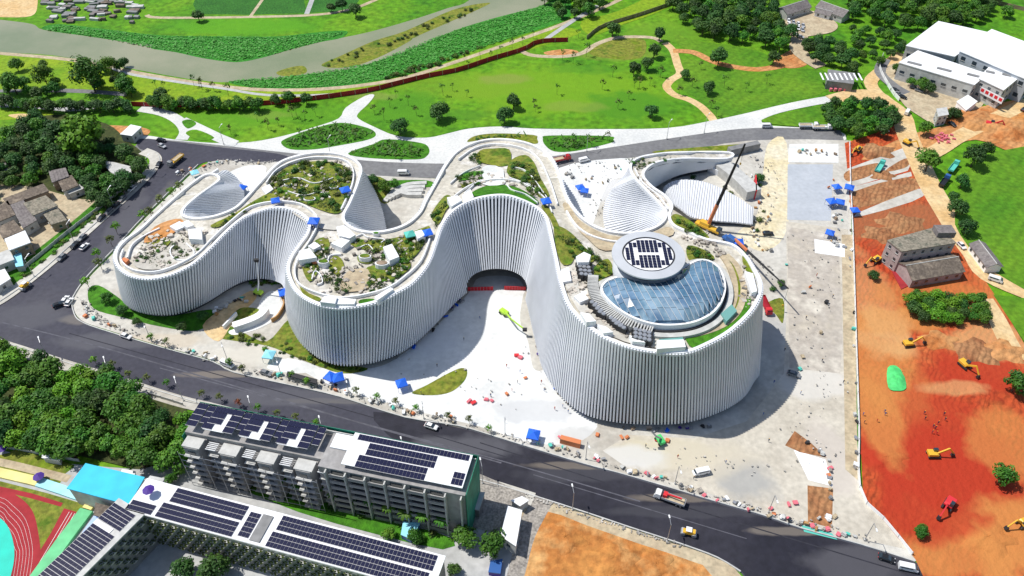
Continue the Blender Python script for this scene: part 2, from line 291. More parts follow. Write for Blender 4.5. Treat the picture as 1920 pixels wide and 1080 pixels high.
lay('river_island', [(604, 120), (640, 104), (700, 77), (760, 58), (850, 18), (915, 5), (900, 16), (782, 68), (770, 76), (722, 102), (672, 122), (640, 127), (612, 126)], 'grass_olive')
lay('river_island', [(518, 136), (545, 126), (570, 124), (573, 137), (535, 143)], 'grass_olive')
lay('sand_bank', [(-60, -10), (0, -10), (62, -8), (70, 10), (58, 30), (0, 32), (-60, 28)], 'earth_tan')
way('path', [(-60, 96), (0, 100), (140, 113), (260, 137), (360, 154), (470, 167), (600, 167), (740, 150), (860, 114), (1020, 58), (1080, 35), (1150, 5), (1220, -30)], 3.2, 'dirt_pale')
way('path', [(210, 128), (250, 140), (330, 153), (420, 166), (500, 178), (600, 178), (660, 172)], 2.2, 'paving_grey')
way('path', [(-40, 170), (60, 168), (160, 170), (240, 176)], 5, 'asphalt_old'); way('path', [(-40, 196), (60, 199), (130, 205), (180, 200)], 4, 'paving_grey')
lay('field_grass', [(-40, 150), (60, 150), (150, 158), (240, 166), (235, 172), (120, 166), (-40, 167)], 'grass_lime')
lay('field_grass', [(-40, 205), (60, 208), (100, 214), (60, 222), (-40, 224)], 'grass_lime')
lay('sand_patch', [(15, 216), (45, 213), (70, 218), (40, 223)], 'earth_tan')
# park: tinted lawn areas
lay('lawn', [(672, 222), (690, 195), (740, 170), (860, 140), (980, 102), (1090, 92), (1150, 110), (1240, 110), (1300, 170), (1330, 215), (1250, 238), (1120, 241), (1000, 240), (940, 236), (880, 240), (800, 257), (745, 254)], 'grass')
lay('lawn', [(1262, 60), (1300, 75), (1420, 95), (1450, 120), (1400, 126), (1290, 96)], 'grass_field')
lay('lawn', [(1275, 110), (1400, 132), (1540, 130), (1548, 170), (1480, 192), (1400, 212), (1340, 222), (1300, 180), (1270, 160)], 'grass_field')
lay('lawn', [(1090, 40), (1160, 20), (1290, -40), (1330, -30), (1240, 20), (1170, 45), (1110, 66)], 'grass_lime')
lay('dry_lawn', [(1103, 92), (1120, 80), (1150, 72), (1200, 70), (1212, 85), (1205, 105), (1180, 112), (1130, 108), (1108, 102)], 'grass_olive')
lay('bare_earth', [(1020, 98), (1060, 92), (1085, 97), (1070, 106), (1035, 105)], 'earth_orange')
way('path', [(978, 96), (1000, 104), (1050, 106), (1090, 100), (1120, 82), (1160, 70), (1220, 70), (1240, 78)], 3.4, 'dirt_pale')
way('path', [(1020, 76), (1050, 55), (1085, 32), (1120, 10)], 3, 'paving_grey')
way('path', [(1247, 80), (1262, 95), (1270, 120), (1275, 138), (1258, 150), (1250, 163), (1265, 178), (1290, 186), (1312, 198), (1330, 215), (1338, 226)], 4.5, 'earth_tan')
way('path', [(1262, 95), (1300, 98), (1330, 112), (1360, 122), (1420, 130), (1480, 120), (1510, 110)], 5, 'earth_orange')
lay('bare_earth', [(1450, 118), (1470, 100), (1495, 92), (1510, 105), (1512, 122), (1480, 128)], 'earth_orange')
lay('bare_earth', [(192, 236), (215, 235), (260, 238), (282, 246), (262, 262), (235, 262), (215, 250)], 'earth_orange')
# park promenade
lay('promenade', [(266, 254), (330, 262), (400, 268), (470, 266), (530, 255), (590, 238), (635, 222), (648, 202), (684, 180), (702, 178), (690, 195), (672, 212), (672, 222), (700, 237), (745, 255), (800, 258), (840, 250), (880, 241), (940, 237), (1000, 241), (1120, 242), (1250, 240), (1330, 227), (1400, 212), (1480, 193), (1560, 179), (1632, 176), (1634, 187), (1560, 192), (1480, 207), (1440, 219), (1428, 228), (1450, 236), (1570, 244), (1570, 268), (1400, 266), (1280, 286), (1150, 302), (1050, 318), (900, 330), (720, 330), (560, 305), (470, 293), (400, 285), (330, 280), (262, 272)], 'paving', 3)
way('path', [(262, 203), (305, 211), (335, 226), (348, 245), (340, 262)], 6, 'paving'); way('path', [(340, 225), (372, 240), (410, 258), (440, 270)], 6, 'paving')
for q, mm in (([(527, 268), (540, 258), (590, 240), (640, 230), (690, 240), (705, 252), (690, 262), (640, 272), (590, 280), (545, 280)], 'grass_deep'), ([(652, 288), (700, 270), (725, 261), (790, 268), (805, 280), (800, 293), (780, 299), (700, 297)], 'grass_deep'),
              ([(876, 266), (890, 255), (930, 250), (1000, 253), (1007, 260), (1003, 270), (940, 260), (900, 263)], 'grass_olive'), ([(1018, 260), (1030, 254), (1140, 255), (1150, 262), (1145, 268), (1080, 283), (1040, 284), (1022, 272)], 'grass_deep'),
              ([(341, 228), (356, 224), (368, 232), (352, 241)], 'grass_deep'), ([(348, 250), (368, 243), (402, 258), (375, 263)], 'grass')):
    lay('planting_bed', q, mm)
# roads
way('road', [(255, 272), (330, 277), (450, 290), (560, 302), (720, 317), (900, 320), (1000, 311), (1060, 303), (1150, 289), (1280, 269), (1400, 253), (1500, 252), (1580, 256)], 11.5, 'asphalt_old')
lay('road', [(262, 260), (330, 266), (420, 277), (520, 288), (545, 300), (470, 303), (400, 302), (372, 310), (342, 338), (300, 378), (256, 422), (215, 468), (175, 508), (150, 538), (134, 565), (140, 590), (160, 612), (100, 640), (-80, 600), (-80, 590), (0, 567), (30, 547), (70, 517), (130, 464), (200, 402), (260, 347), (291, 316), (300, 300), (292, 286), (262, 279)], 'asphalt', 3)
lay('road', [(-120, 540), (60, 574), (128, 588), (150, 604), (190, 619), (300, 652), (400, 680), (440, 700), (560, 727), (640, 746), (760, 784), (860, 800), (935, 822), (1085, 868), (1160, 888), (1250, 914), (1340, 941), (1433, 968), (1503, 992), (1613, 1022), (1714, 1054), (1900, 1110), (1900, 1300), (1500, 1240), (1410, 1110), (1388, 1072), (1345, 1046), (1290, 1025), (1245, 1010), (1180, 989), (1100, 962), (1000, 930), (900, 900), (600, 822), (330, 743), (200, 704), (110, 675), (20, 646), (-120, 600)], 'asphalt', 3)
lay('road_surfacing', [(700, 772), (860, 802), (935, 824), (1085, 870), (1160, 890), (1250, 916), (1340, 943), (1433, 970), (1503, 994), (1613, 1024), (1712, 1056), (1900, 1112), (1900, 1290), (1500, 1230), (1412, 1108), (1390, 1070), (1345, 1043), (1290, 1022), (1180, 986), (1000, 927), (900, 897), (760, 840)], 'asphalt_new', 3)
mat('tar_seam', (.03, .03, .04), fine=.5); mat('seam_light', (.10, .10, .12), fine=.4)
way('road_seam', [(-60, 590), (150, 640), (400, 712), (700, 800), (940, 868)], .5, 'seam_light'); way('road_seam', [(130, 625), (400, 700), (700, 783), (960, 860)], .35, 'tar_seam')
way('road_seam', [(300, 690), (600, 772), (940, 864), (1200, 940)], .4, 'seam_light'); way('road_seam', [(900, 830), (1200, 925), (1500, 1015), (1700, 1075)], .4, 'tar_seam')
for q in ([(330, 335), (250, 420), (150, 520)], [(1000, 890), (1200, 950), (1400, 1010)]): way('road_seam', q, .3, 'seam_light')
# building site ground
lay('site_pavement', [(412, 300), (470, 305), (545, 305), (660, 325), (800, 334), (900, 334), (1060, 316), (1150, 300), (1280, 284), (1400, 264), (1572, 263), (1592, 280), (1596, 420), (1604, 640), (1612, 900), (1650, 960), (1712, 1034), (1714, 1052), (1613, 1020), (1503, 990), (1433, 966), (1340, 939), (1250, 912), (1160, 886), (1085, 866), (935, 820), (860, 798), (760, 782), (640, 743), (560, 724), (440, 697), (400, 676), (300, 648), (190, 615), (152, 600), (136, 575), (140, 553), (175, 512), (215, 472), (256, 426), (300, 382), (342, 342), (374, 314)], 'paving_site', 3)
lay('plaza', [(700, 690), (760, 660), (830, 600), (880, 548), (900, 520), (965, 520), (985, 545), (1000, 600), (1020, 690), (1060, 750), (1100, 782), (1120, 800), (1080, 830), (1000, 830), (900, 800), (800, 775), (640, 730), (560, 690), (600, 690)], 'plaza_white')
lay('plaza', [(560, 700), (500, 690), (540, 672), (600, 690)], 'plaza_white')
lay('yard', [(1440, 270), (1475, 268), (1478, 420), (1440, 470), (1400, 460), (1380, 440), (1420, 400), (1430, 330)], 'yard_sand')
lay('yard', [(1474, 415), (1590, 430), (1600, 640), (1607, 905), (1650, 962), (1700, 1030), (1610, 1010), (1500, 978), (1340, 928), (1180, 880), (1130, 845), (1180, 815), (1300, 822), (1400, 790), (1470, 700), (1476, 560)], 'yard_grey', 1)
lay('yard', [(1476, 425), (1572, 440), (1580, 640), (1575, 700), (1480, 690)], 'yard', 1)
lay('yard', [(1578, 440), (1598, 440), (1604, 640), (1608, 900), (1585, 880)], 'dirt_pale', 1)
lay('concrete_pad', [(1477, 308), (1562, 308), (1558, 414), (1476, 412)], 'pad_grey', 1)
lay('concrete_pad', [(1480, 270), (1572, 270), (1572, 305), (1478, 304)], 'plaza_white', 1)
lay('concrete_pad', [(1488, 843), (1548, 862), (1562, 912), (1516, 900)], 'white', 1)
lay('concrete_pad', [(1527, 448), (1584, 458), (1584, 482), (1528, 474)], 'white', 1)
lay('trench', [(1472, 835), (1490, 808), (1520, 830), (1550, 858), (1500, 848)], 'earth_brown', 1)
lay('trench', [(1514, 910), (1562, 916), (1560, 990), (1515, 978)], 'earth_brown', 1)
lay('green_matting', [(1502, 984), (1560, 1000), (1570, 1012), (1508, 997)], 'teal', 1)
lay('plaza', [(1048, 315), (1190, 297), (1180, 330), (1140, 345), (1100, 440), (1060, 380)], 'plaza_white')
lay('plaza', [(470, 310), (500, 315), (480, 355), (450, 375), (430, 330), (440, 318)], 'plaza_white')
lay('apron', [(985, 545), (1000, 600), (1010, 655), (1020, 690), (1000, 690), (990, 640), (975, 600)], 'paving_site')
lay('lawn', [(772, 737), (800, 722), (840, 700), (865, 690), (876, 696), (870, 715), (845, 735), (810, 741)], 'grass_olive')
lay('planting_bed', [(165, 545), (185, 535), (225, 560), (250, 582), (310, 593), (395, 580), (400, 595), (370, 620), (300, 612), (230, 595), (175, 578)], 'grass_deep')
lay('planting_bed', [(404, 632), (425, 610), (450, 620), (500, 640), (540, 600), (552, 625), (600, 675), (690, 690), (640, 700), (560, 672), (500, 648)], 'grass_roof')
lay('bare_ground', [(380, 610), (430, 570), (470, 545), (480, 560), (440, 600), (410, 640)], 'earth_tan'); lay('plaza', [(490, 560), (510, 545), (530, 555), (532, 580), (515, 600), (480, 618), (440, 628), (430, 620), (470, 605)], 'plaza_white')
lay('lawn', [(430, 600), (450, 578), (480, 578), (492, 588), (470, 600)], 'grass_roof')
lay('lawn', [(1437, 570), (1468, 560), (1468, 605), (1455, 590)], 'grass_olive'); lay('lawn', [(1230, 283), (1390, 270), (1400, 275), (1380, 283), (1260, 288)], 'grass_olive')
lay('planting_bed', [(715, 340), (800, 338), (810, 350), (740, 352)], 'grass_deep'); lay('planting_bed', [(690, 335), (720, 335), (735, 370), (715, 380)], 'grass_roof')
# red earth and lanes on the right
lay('red_earth', [(1584, 268), (1640, 250), (1690, 230), (1720, 300), (1760, 390), (1790, 440), (1870, 560), (1930, 660), (2050, 700), (2050, 1200), (1740, 1100), (1716, 1048), (1618, 928), (1606, 640), (1598, 420)], 'earth_red', 1)
lay('red_earth', [(1615, 300), (1700, 255), (1790, 230), (1840, 200), (1960, 190), (1960, 280), (1900, 285), (1830, 262), (1760, 280)], 'earth_orange')
lay('concrete_slab', [(1584, 318), (1700, 275), (1712, 300), (1702, 320), (1600, 350), (1584, 345)], 'paving_site', 1); lay('brown_earth', [(1586, 322), (1640, 306), (1648, 312), (1630, 330), (1590, 340)], 'earth_brown'); lay('brown_earth', [(1662, 318), (1690, 300), (1703, 298), (1702, 312), (1672, 321)], 'earth_brown')
lay('concrete_slab', [(1592, 352), (1708, 322), (1710, 330), (1600, 362)], 'paving_site', 1); lay('brown_earth', [(1598, 360), (1700, 332), (1722, 345), (1710, 362), (1610, 390)], 'earth_brown', 2); lay('concrete_slab', [(1606, 400), (1722, 354), (1738, 360), (1710, 378), (1620, 404)], 'paving_site', 2)
way('lane', [(1560, 188), (1600, 178), (1640, 178), (1660, 190), (1690, 215), (1700, 250), (1722, 300), (1745, 350), (1775, 400), (1800, 440), (1830, 480), (1855, 515), (1930, 548)], 10, 'earth_tan')
way('lane', [(1690, 100), (1655, 130), (1632, 155), (1655, 185)], 7, 'earth_tan'); way('lane', [(1845, 560), (1870, 600), (1890, 640), (1912, 675)], 7, 'earth_tan'); way('lane', [(1720, 300), (1760, 280), (1800, 255), (1880, 215), (1930, 190)], 8, 'earth_tan')
way('lane', [(1480, 30), (1500, 60), (1495, 90), (1515, 110), (1540, 125)], 9, 'dirt_pale'); lay('car_park', [(1465, 45), (1500, 20), (1540, 25), (1570, 45), (1560, 60), (1515, 68), (1490, 72)], 'dirt_pale')
lay('playing_field', [(1812, 325), (1850, 292), (1880, 282), (2050, 290), (2050, 600), (1960, 575), (1925, 545), (1850, 500), (1800, 440), (1790, 400)], 'grass_field', 2); lay('playing_field', [(1862, 552), (1930, 560), (2050, 620), (2050, 700), (1920, 640)], 'grass_field', 1)
lay('car_park', [(1660, 130), (1700, 118), (1720, 140), (1830, 175), (1840, 200), (1790, 215), (1760, 235), (1720, 215), (1690, 190)], 'dirt_pale'); way('lane', [(1660, 110), (1650, 135), (1675, 160), (1700, 175)], 6, 'asphalt_old')
lay('lawn', [(1430, 228), (1440, 220), (1490, 208), (1560, 194), (1600, 192), (1585, 235), (1570, 240), (1480, 236)], 'grass_field')
# dirt pit at the bottom
lay('pit_edge', [(985, 920), (1005, 932), (1100, 964), (1180, 991), (1290, 1027), (1345, 1048), (1390, 1080), (1400, 1200), (880, 1200), (955, 1075), (970, 1000)], 'dirt_pale', 2)
lay('dirt_pit', [(1010, 955), (1100, 985), (1200, 1020), (1290, 1050), (1335, 1080), (1340, 1200), (900, 1200), (975, 1075), (990, 1000)], 'earth_pit', 2); way('gravel_track', [(1020, 935), (985, 1000), (965, 1070), (940, 1150)], 6, 'gravel_grey')
# left: verge, pavement, village ground, wood floor, school grounds
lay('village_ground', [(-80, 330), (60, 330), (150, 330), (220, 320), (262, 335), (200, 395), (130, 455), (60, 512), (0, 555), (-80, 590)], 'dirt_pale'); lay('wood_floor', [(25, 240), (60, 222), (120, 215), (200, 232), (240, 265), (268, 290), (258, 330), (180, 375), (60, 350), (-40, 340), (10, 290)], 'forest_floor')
lay('verge', [(262, 335), (210, 385), (150, 435), (90, 485), (30, 530), (0, 545), (0, 520), (60, 475), (130, 420), (200, 360), (240, 328)], 'grass_deep', 3)
way('pavement', [(268, 283), (288, 292), (290, 308), (262, 342), (200, 398), (130, 460), (60, 518), (0, 562), (-60, 590)], 5.5, 'paving_site')
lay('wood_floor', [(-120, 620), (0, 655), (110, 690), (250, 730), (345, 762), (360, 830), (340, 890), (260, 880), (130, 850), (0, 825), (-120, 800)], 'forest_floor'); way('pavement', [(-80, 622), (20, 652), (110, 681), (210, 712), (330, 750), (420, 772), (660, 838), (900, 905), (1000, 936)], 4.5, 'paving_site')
lay('school_yard', [(-80, 828), (130, 870), (260, 880), (350, 860), (380, 880), (640, 960), (880, 1000), (985, 930), (970, 1000), (950, 1080), (900, 1200), (-200, 1200), (-200, 860)], 'paving_grey', 1)
lay('practice_strip', [(-40, 862), (30, 846), (140, 875), (120, 890), (110, 912), (-40, 880)], 'grass_olive', 1); way('path', [(-40, 858), (30, 873), (130, 898)], 2.6, 'dirt_pale', 1); lay('practice_strip', [(18, 848), (30, 842), (140, 872), (130, 882)], 'grass_olive', 1)
lay('field', [(-200, 880), (0, 902), (90, 925), (175, 950), (155, 975), (60, 1090), (-200, 1200)], 'grass_olive', 1)
lay('running_track', [(-200, 1100), (-100, 935), (-40, 915), (10, 920), (40, 935), (62, 960), (72, 1000), (76, 1040), (70, 1090), (40, 1180), (-200, 1200)], 'track_red'); lay('running_track', [(120, 953), (152, 962), (135, 985), (80, 1080), (40, 1180), (0, 1180), (70, 1040), (95, 1000)], 'track_red', 1)
lay('running_track', [(-40, 905), (0, 912), (60, 925), (118, 943), (114, 950), (60, 935), (0, 920), (-40, 912)], 'track_red', 1)
for k in range(1, 7):
    e = k*1.2; way('track_line', [(-60+e, 925+e*2), (0, 924+e*7), (28-e*3, 940+e*7), (52-e*4.4, 965+e*6), (63-e*4.9, 1000+e*4), (67-e*5, 1040), (60-e*5, 1090)], .05, 'line_white')
for k in range(1, 6): way('track_line', [(125+k*5, 958+k*1.5), (85+k*6.5, 1025), (45+k*8, 1090)], .12, 'line_white', 1)
lay('track_infield', [(-200, 1100), (-80, 980), (-20, 965), (8, 978), (22, 1005), (27, 1040), (20, 1080), (0, 1140), (-200, 1200)], 'track_turquoise')
lay('garden_strip', [(440, 880), (640, 950), (770, 985), (850, 1010), (830, 1030), (700, 1000), (560, 960), (430, 905)], 'grass_deep', 2)
lay('service_yard', [(880, 880), (985, 925), (960, 1010), (930, 1000), (870, 985)], 'gravel_grey', 1)
# kerbs are real steps
for q in ([(134, 565), (140, 590), (152, 604), (190, 619), (300, 652), (400, 680), (440, 700), (560, 727), (640, 746), (760, 784), (860, 800), (935, 822), (1085, 868), (1160, 888), (1250, 914), (1340, 941), (1433, 968), (1503, 992), (1613, 1022), (1714, 1054)],
          [(-120, 601), (20, 647), (110, 676), (200, 705), (330, 744), (600, 823), (900, 901), (1000, 931), (1100, 963), (1180, 990), (1245, 1011), (1290, 1026), (1345, 1047), (1388, 1073)],
          [(292, 286), (300, 300), (291, 316), (260, 347), (200, 402), (130, 464), (70, 517), (30, 547), (0, 567)], [(372, 310), (342, 338), (300, 378), (256, 422), (215, 468), (175, 508), (150, 538), (134, 565)]):
    strip('kerb', q, .35, .02, G['concrete'], 3, h=.16+Z[0])
# ---------------- the museum ----------------
CT = [(217, 480, 22), (300, 520, 22), (260, 470, 22), (395, 468, 24), (450, 412, 26), (515, 391, 28), (580, 420, 29), (548, 490, 30), (563, 553, 30), (640, 577, 30), (640, 500, 30), (740, 552, 30.5), (807, 487, 31), (940, 368, 33), (860, 390, 32), (1033, 447, 33), (1063, 573, 34), (1173, 650, 34), (1280, 663, 34), (1403, 590, 34), (1424, 540, 34), (1250, 520, 34), (1377, 460, 33), (1256, 420, 31), (1230, 350, 29), (1180, 312, 19), (1270, 290, 11), (1320, 292, 7), (1365, 286, 5), (1235, 305, 16), (1160, 438, 31), (1095, 413, 30), (1060, 365, 26), (1040, 310, 17), (1018, 283, 12), (915, 263, 9), (855, 287, 12), (838, 307, 15), (808, 360, 24), (787, 400, 28), (735, 432, 29), (645, 405, 28), (678, 320, 25), (590, 288, 24), (495, 335, 24), (580, 350, 25), (440, 392, 25), (345, 405, 22), (410, 338, 10), (360, 345, 12), (385, 329, 9), (300, 398, 19), (262, 432, 21), (925, 300, 14), (930, 340, 25)]
CTW = [(P(u, v, z), z) for u, v, z in CT]
def roofZ(x, y):
    a = b = 0
    for p, z in CTW:
        k = 1/((p.x-x)**2+(p.y-y)**2+40)**1.6; a += k*z; b += k
    return a/b
def RP(u, v, dz=0):
    z = 27.
    for _ in range(9): p = P(u, v, z+dz); z = .3*z+.7*roofZ(p.x, p.y)
    return P(u, v, z+dz)
N_ = None
KEYS = [(262, 432, N_, N_), (235, 452, N_, N_), (220, 470, 229, 535), (217, 488, 232, 560), (225, 504, 241, 572), (245, 518, 262, 583), (275, 524, 290, 588), (305, 521, 317, 589), (335, 511, 343, 584), (365, 494, 369, 574), (395, 467, 396, 560), (425, 436, 424, 542), (455, 411, 451, 528), (485, 398, 478, 521), (515, 391, 505, 522), (545, 394, 520, 526), (567, 404, 529, 530), (580, 420, 534, 536), (576, 440, 536, 545), (562, 460, 537, 556), (547, 482, 538, 570), (540, 505, 541, 592), (547, 531, 549, 614), (563, 553, 568, 644), (590, 569, 597, 668), (620, 577, 624, 680), (650, 578, 654, 684), (690, 572, 690, 680), (720, 562, 714, 674), (745, 549, 737, 666), (770, 534, 760, 654), (790, 513, 783, 637), (805, 490, 806, 615), (815, 462, 828, 592), (822, 440, 848, 570), (828, 425, 862, 557), (837, 410, 873, 548), (850, 397, 885, 544), (867, 385, 897, 542), (885, 377, 907, 541), (903, 372, 917, 541), (922, 369, 926, 541), (940, 368, 935, 541), (957, 370, 944, 541), (973, 375, 953, 542), (990, 382, 963, 543), (1007, 392, 972, 545), (1018, 402, 979, 548), (1025, 413, 985, 554), (1030, 430, 991, 572), (1034, 450, 997, 598), (1042, 487, 1006, 638), (1052, 533, 1020, 690), (1065, 571, 1042, 727), (1085, 597, 1066, 753), (1105, 614, 1088, 769), (1130, 632, 1116, 781), (1173, 650, 1163, 790), (1223, 660, 1218, 793), (1280, 663, 1278, 791), (1323, 648, 1322, 780), (1367, 623, 1363, 763), (1403, 590, 1393, 742), (1422, 560, 1410, 716), (1425, 535, 1420, 690), (1413, 507, N_, N_), (1397, 481, N_, N_), (1372, 460, N_, N_), (1324, 450, N_, N_), (1292, 437, N_, N_), (1264, 424, N_, N_), (1255, 407, N_, N_), (1260, 388, N_, N_), (1246, 368, N_, N_), (1223, 352, N_, N_), (1207, 333, N_, N_), (1212, 318, N_, N_), (1235, 305, N_, N_), (1280, 299, N_, N_), (1362, 299, N_, N_), (1366, 287, N_, N_), (1270, 287, N_, N_), (1225, 291, N_, N_), (1195, 298, N_, N_), (1182, 310, 1178, 326), (1185, 328, 1156, 345), (1203, 350, 1141, 366), (1224, 371, 1133, 388), (1242, 391, 1132, 412), (1248, 404, 1138, 440), (1241, 418, 1155, 462), (1222, 430, 1190, 480), (1195, 437, N_, N_), (1160, 438, N_, N_), (1125, 430, N_, N_), (1095, 413, N_, N_), (1072, 388, N_, N_), (1060, 365, N_, N_), (1052, 340, N_, N_), (1045, 320, N_, N_), (1035, 300, N_, N_), (1018, 283, N_, N_), (990, 270, N_, N_), (955, 263, N_, N_), (915, 263, N_, N_), (880, 272, N_, N_), (855, 287, N_, N_), (838, 307, N_, N_), (822, 335, N_, N_), (808, 360, N_, N_), (797, 380, N_, N_), (787, 400, N_, N_), (765, 420, N_, N_), (735, 432, N_, N_), (700, 437, 735, 470), (668, 432, 728, 452), (649, 420, 725, 436), (645, 405, 722, 418), (655, 385, 717, 395), (665, 362, 708, 370), (673, 340, 697, 347), (678, 320, 686, 330), (670, 305, N_, N_), (650, 294, N_, N_), (620, 288, N_, N_), (590, 288, N_, N_), (560, 293, N_, N_), (530, 303, N_, N_), (510, 318, N_, N_), (495, 335, N_, N_), (480, 352, N_, N_), (462, 372, N_, N_), (440, 392, N_, N_), (405, 406, 445, 440), (370, 411, 440, 425), (345, 406, 446, 408), (346, 392, 454, 386), (370, 370, 457, 362), (398, 350, 450, 342), (412, 338, 437, 327), (405, 329, 418, 320), (385, 329, N_, N_), (360, 345, N_, N_), (330, 370, N_, N_), (292, 404, N_, N_)]
ZB = 3.0
k4 = []
for ut, vt, ub, vb in KEYS:
    if ub is None:
        p = RP(ut, vt); ub, vb = PX((p.x, p.y, ZB))
    k4.append((ut, vt, ub, vb))
LOOP4 = cr(k4, 5)
TOP = [RP(a[0], a[1]) for a in LOOP4]; BAS = [P(a[2], a[3], ZB) for a in LOOP4]
NL = len(TOP)
AREA = sum(TOP[i].x*TOP[(i+1) % NL].y-TOP[(i+1) % NL].x*TOP[i].y for i in range(NL)); SG = -1 if AREA > 0 else 1   # offs() sign that points outward
def archT(T, B):                                     # how far down the facade goes: the entrance arch cuts it
    u, v = PX(B); t = 1.
    x = (u-931)/56
    if abs(x) < 1 and 500 < v < 560:
        va = 546-44*math.sqrt(1-x*x)
        lo, hi = 0., 1.
        for _ in range(14):
            m_ = (lo+hi)/2
            if PX(T.lerp(B, m_))[1] < va: lo = m_
            else: hi = m_
        t = lo
    return t
AT = [archT(TOP[i], BAS[i]) for i in range(NL)]
museum = thing('museum', 'white museum of flowing ribbon walls with vertical fins and planted roof', 'museum', tuple(P(900, 560)))
MI = Matrix.Translation(-museum.location)
def mpart(mb_, name, m, parent=museum, smooth=False, kind=None):
    if parent is museum: mb_.v = [tuple(Vector(v)-museum.location) for v in mb_.v]
    o = mb_.build(name, G[m], parent, smooth)
    if kind: o['kind'] = kind
    return o
k_front = range(5, 5*66); notch = [(5*83, 5*90), (5*115, 5*122), (5*134, 5*143)]
def wall(rng, m, name, inset=0.):
    mb_ = MB(); ti = offs(TOP, -SG*inset, True); bi = offs(BAS, -SG*inset, True); vs = []; idx = list(rng)
    for i in idx:
        T = ti[i % NL]; B = bi[i % NL]
        for f in (0, .5, 1): vs.append(T.lerp(B, f*AT[i % NL]))
    fs = []
    for j in range(len(idx)-1):
        for f in (0, 1): fs.append((3*j+f, 3*j+f+1, 3*j+4+f, 3*j+3+f))
    mb_.add(vs, fs); return mpart(mb_, name, m, smooth=True)
flat('facade_mid', (.46, .48, .52), rough=.35, spec=.5)
a_ = 0
for b_, m in ((62, 'facade_mid'), (86, 'facade_back'), (178, 'facade_mid'), (243, 'facade_back'), (272, 'facade_mid'), (312, 'facade_back'), (331, 'facade_mid')):
    wall(range(a_, b_+1), m, 'facade_wall' if m == 'facade_mid' else 'facade_glazing', .1); a_ = b_
wall(range(5*66, NL+1), 'skin_white', 'rear_wall')
# fins along the facade, evenly spaced
def resample(i0, i1, step):
    out = []; acc = 0; nxt = step/2
    for i in range(i0, i1):
        a, b = TOP[i % NL], TOP[(i+1) % NL]; ba, bb = BAS[i % NL], BAS[(i+1) % NL]
        L = .5*(Vector((b.x-a.x, b.y-a.y)).length+Vector((bb.x-ba.x, bb.y-ba.y)).length)
        while acc+L > nxt:
            f = (nxt-acc)/L; out.append((a.lerp(b, f), ba.lerp(bb, f), (b-a).normalized(), (bb-ba).normalized())); nxt += step
        acc += L
    return out, acc
def fin(T, B, tt, tb, wd, dp, top_up=.5):
    tt = Vector((tt.x, tt.y, 0)).normalized(); tb = Vector((tb.x, tb.y, 0)).normalized() if tb.length > 1e-6 else tt
    if tb.dot(tt) < .2: tb = tt
    nt = Vector((-tt.y, tt.x, 0))*SG; nb = Vector((-tb.y, tb.x, 0))*SG
    t = archT(T, B); E_ = T.lerp(B, t); T = T+Vector((0, 0, top_up)); vs = []
    for p, tg, nn, wk, dk in ((T, tt, nt, wd, dp), (T.lerp(E_, .5), (tt+tb)/2, (nt+nb)/2, wd, dp*1.12), (E_, tb, nb, wd*.8, dp*.75)):
        vs += [p+tg*(-wk/2), p+tg*(wk/2), p+tg*(wk/2)+nn*dk, p-tg*(wk/2)+nn*dk]
    fs = [(3, 2, 1, 0), (8, 9, 10, 11)]
    for r in (0, 4): fs += [(r+a, r+(a+1) % 4, r+4+(a+1) % 4, r+4+a) for a in range(4)]
    return vs, fs
_, LEN = resample(5, 5*66, 2.); step = LEN/390
fins, _ = resample(5, 5*66, step)
def shows(f):                                        # how large a fin shows: short side turned away counts less
    n_ = Vector((-f[2].y, f[2].x, 0))*SG; v_ = (Vector((0, 0, CH))-f[0]).normalized(); return (f[0]-f[1]).length*max(.02, n_.dot(v_))*F/(f[0]-Vector((0, 0, CH))).length
big = set(sorted(range(len(fins)), key=lambda i: -shows(fins[i]))[:298]); rest = MB()
for i, (T, B, tt, tb) in enumerate(fins):
    vs, fs = fin(T, B, tt, tb, step*.6, .85)
    if i not in big: rest.add(vs, fs); continue
    m_ = MB(); c0 = Vector(vs[8]); m_.add([Vector(v)-c0 for v in vs], fs); o = m_.build('fin', G['fin_white'], museum); o.location = c0-museum.location
mpart(rest, 'fin_row', 'fin_white', kind='stuff')
for a, b in notch:
    m_ = MB()
    for T, B, tt, tb in resample(a, b, 1.35)[0]: m_.add(*fin(T, B, tt, tb, .75, .4, .2))
    mpart(m_, 'fin_row', 'fin_white', kind='stuff')
m_ = MB()                                            # short fins round the rear rims
for a, b in ((5*90, 5*97), (5*112, 5*116), (5*132, 5*136), (5*97, 5*112)):
    for T, B, tt, tb in resample(a, b, 1.6)[0]: m_.add(*fin(T, T.lerp(B, .25 if T.z > 14 else .6), tt, tt, .8, .9, .3))
mpart(m_, 'fin_row', 'fin_white', kind='stuff')
# recessed glass base under the fins
bi = offs(BAS, -SG*1.8, True); vs = []; fs = []; idx = list(range(0, NL+1))
for i in idx: p = bi[i % NL]; q = BAS[i % NL]; vs += [(p.x, p.y, 0), (p.x, p.y, ZB), (q.x, q.y, ZB)]
for j in range(NL):
    if AT[j % NL] > .999 and AT[(j+1) % NL] > .999: fs += [(3*j, 3*j+1, 3*j+4, 3*j+3), (3*j+1, 3*j+2, 3*j+5, 3*j+4)]
mpart(MB().add(vs, fs), 'base_glazing', 'facade_back')
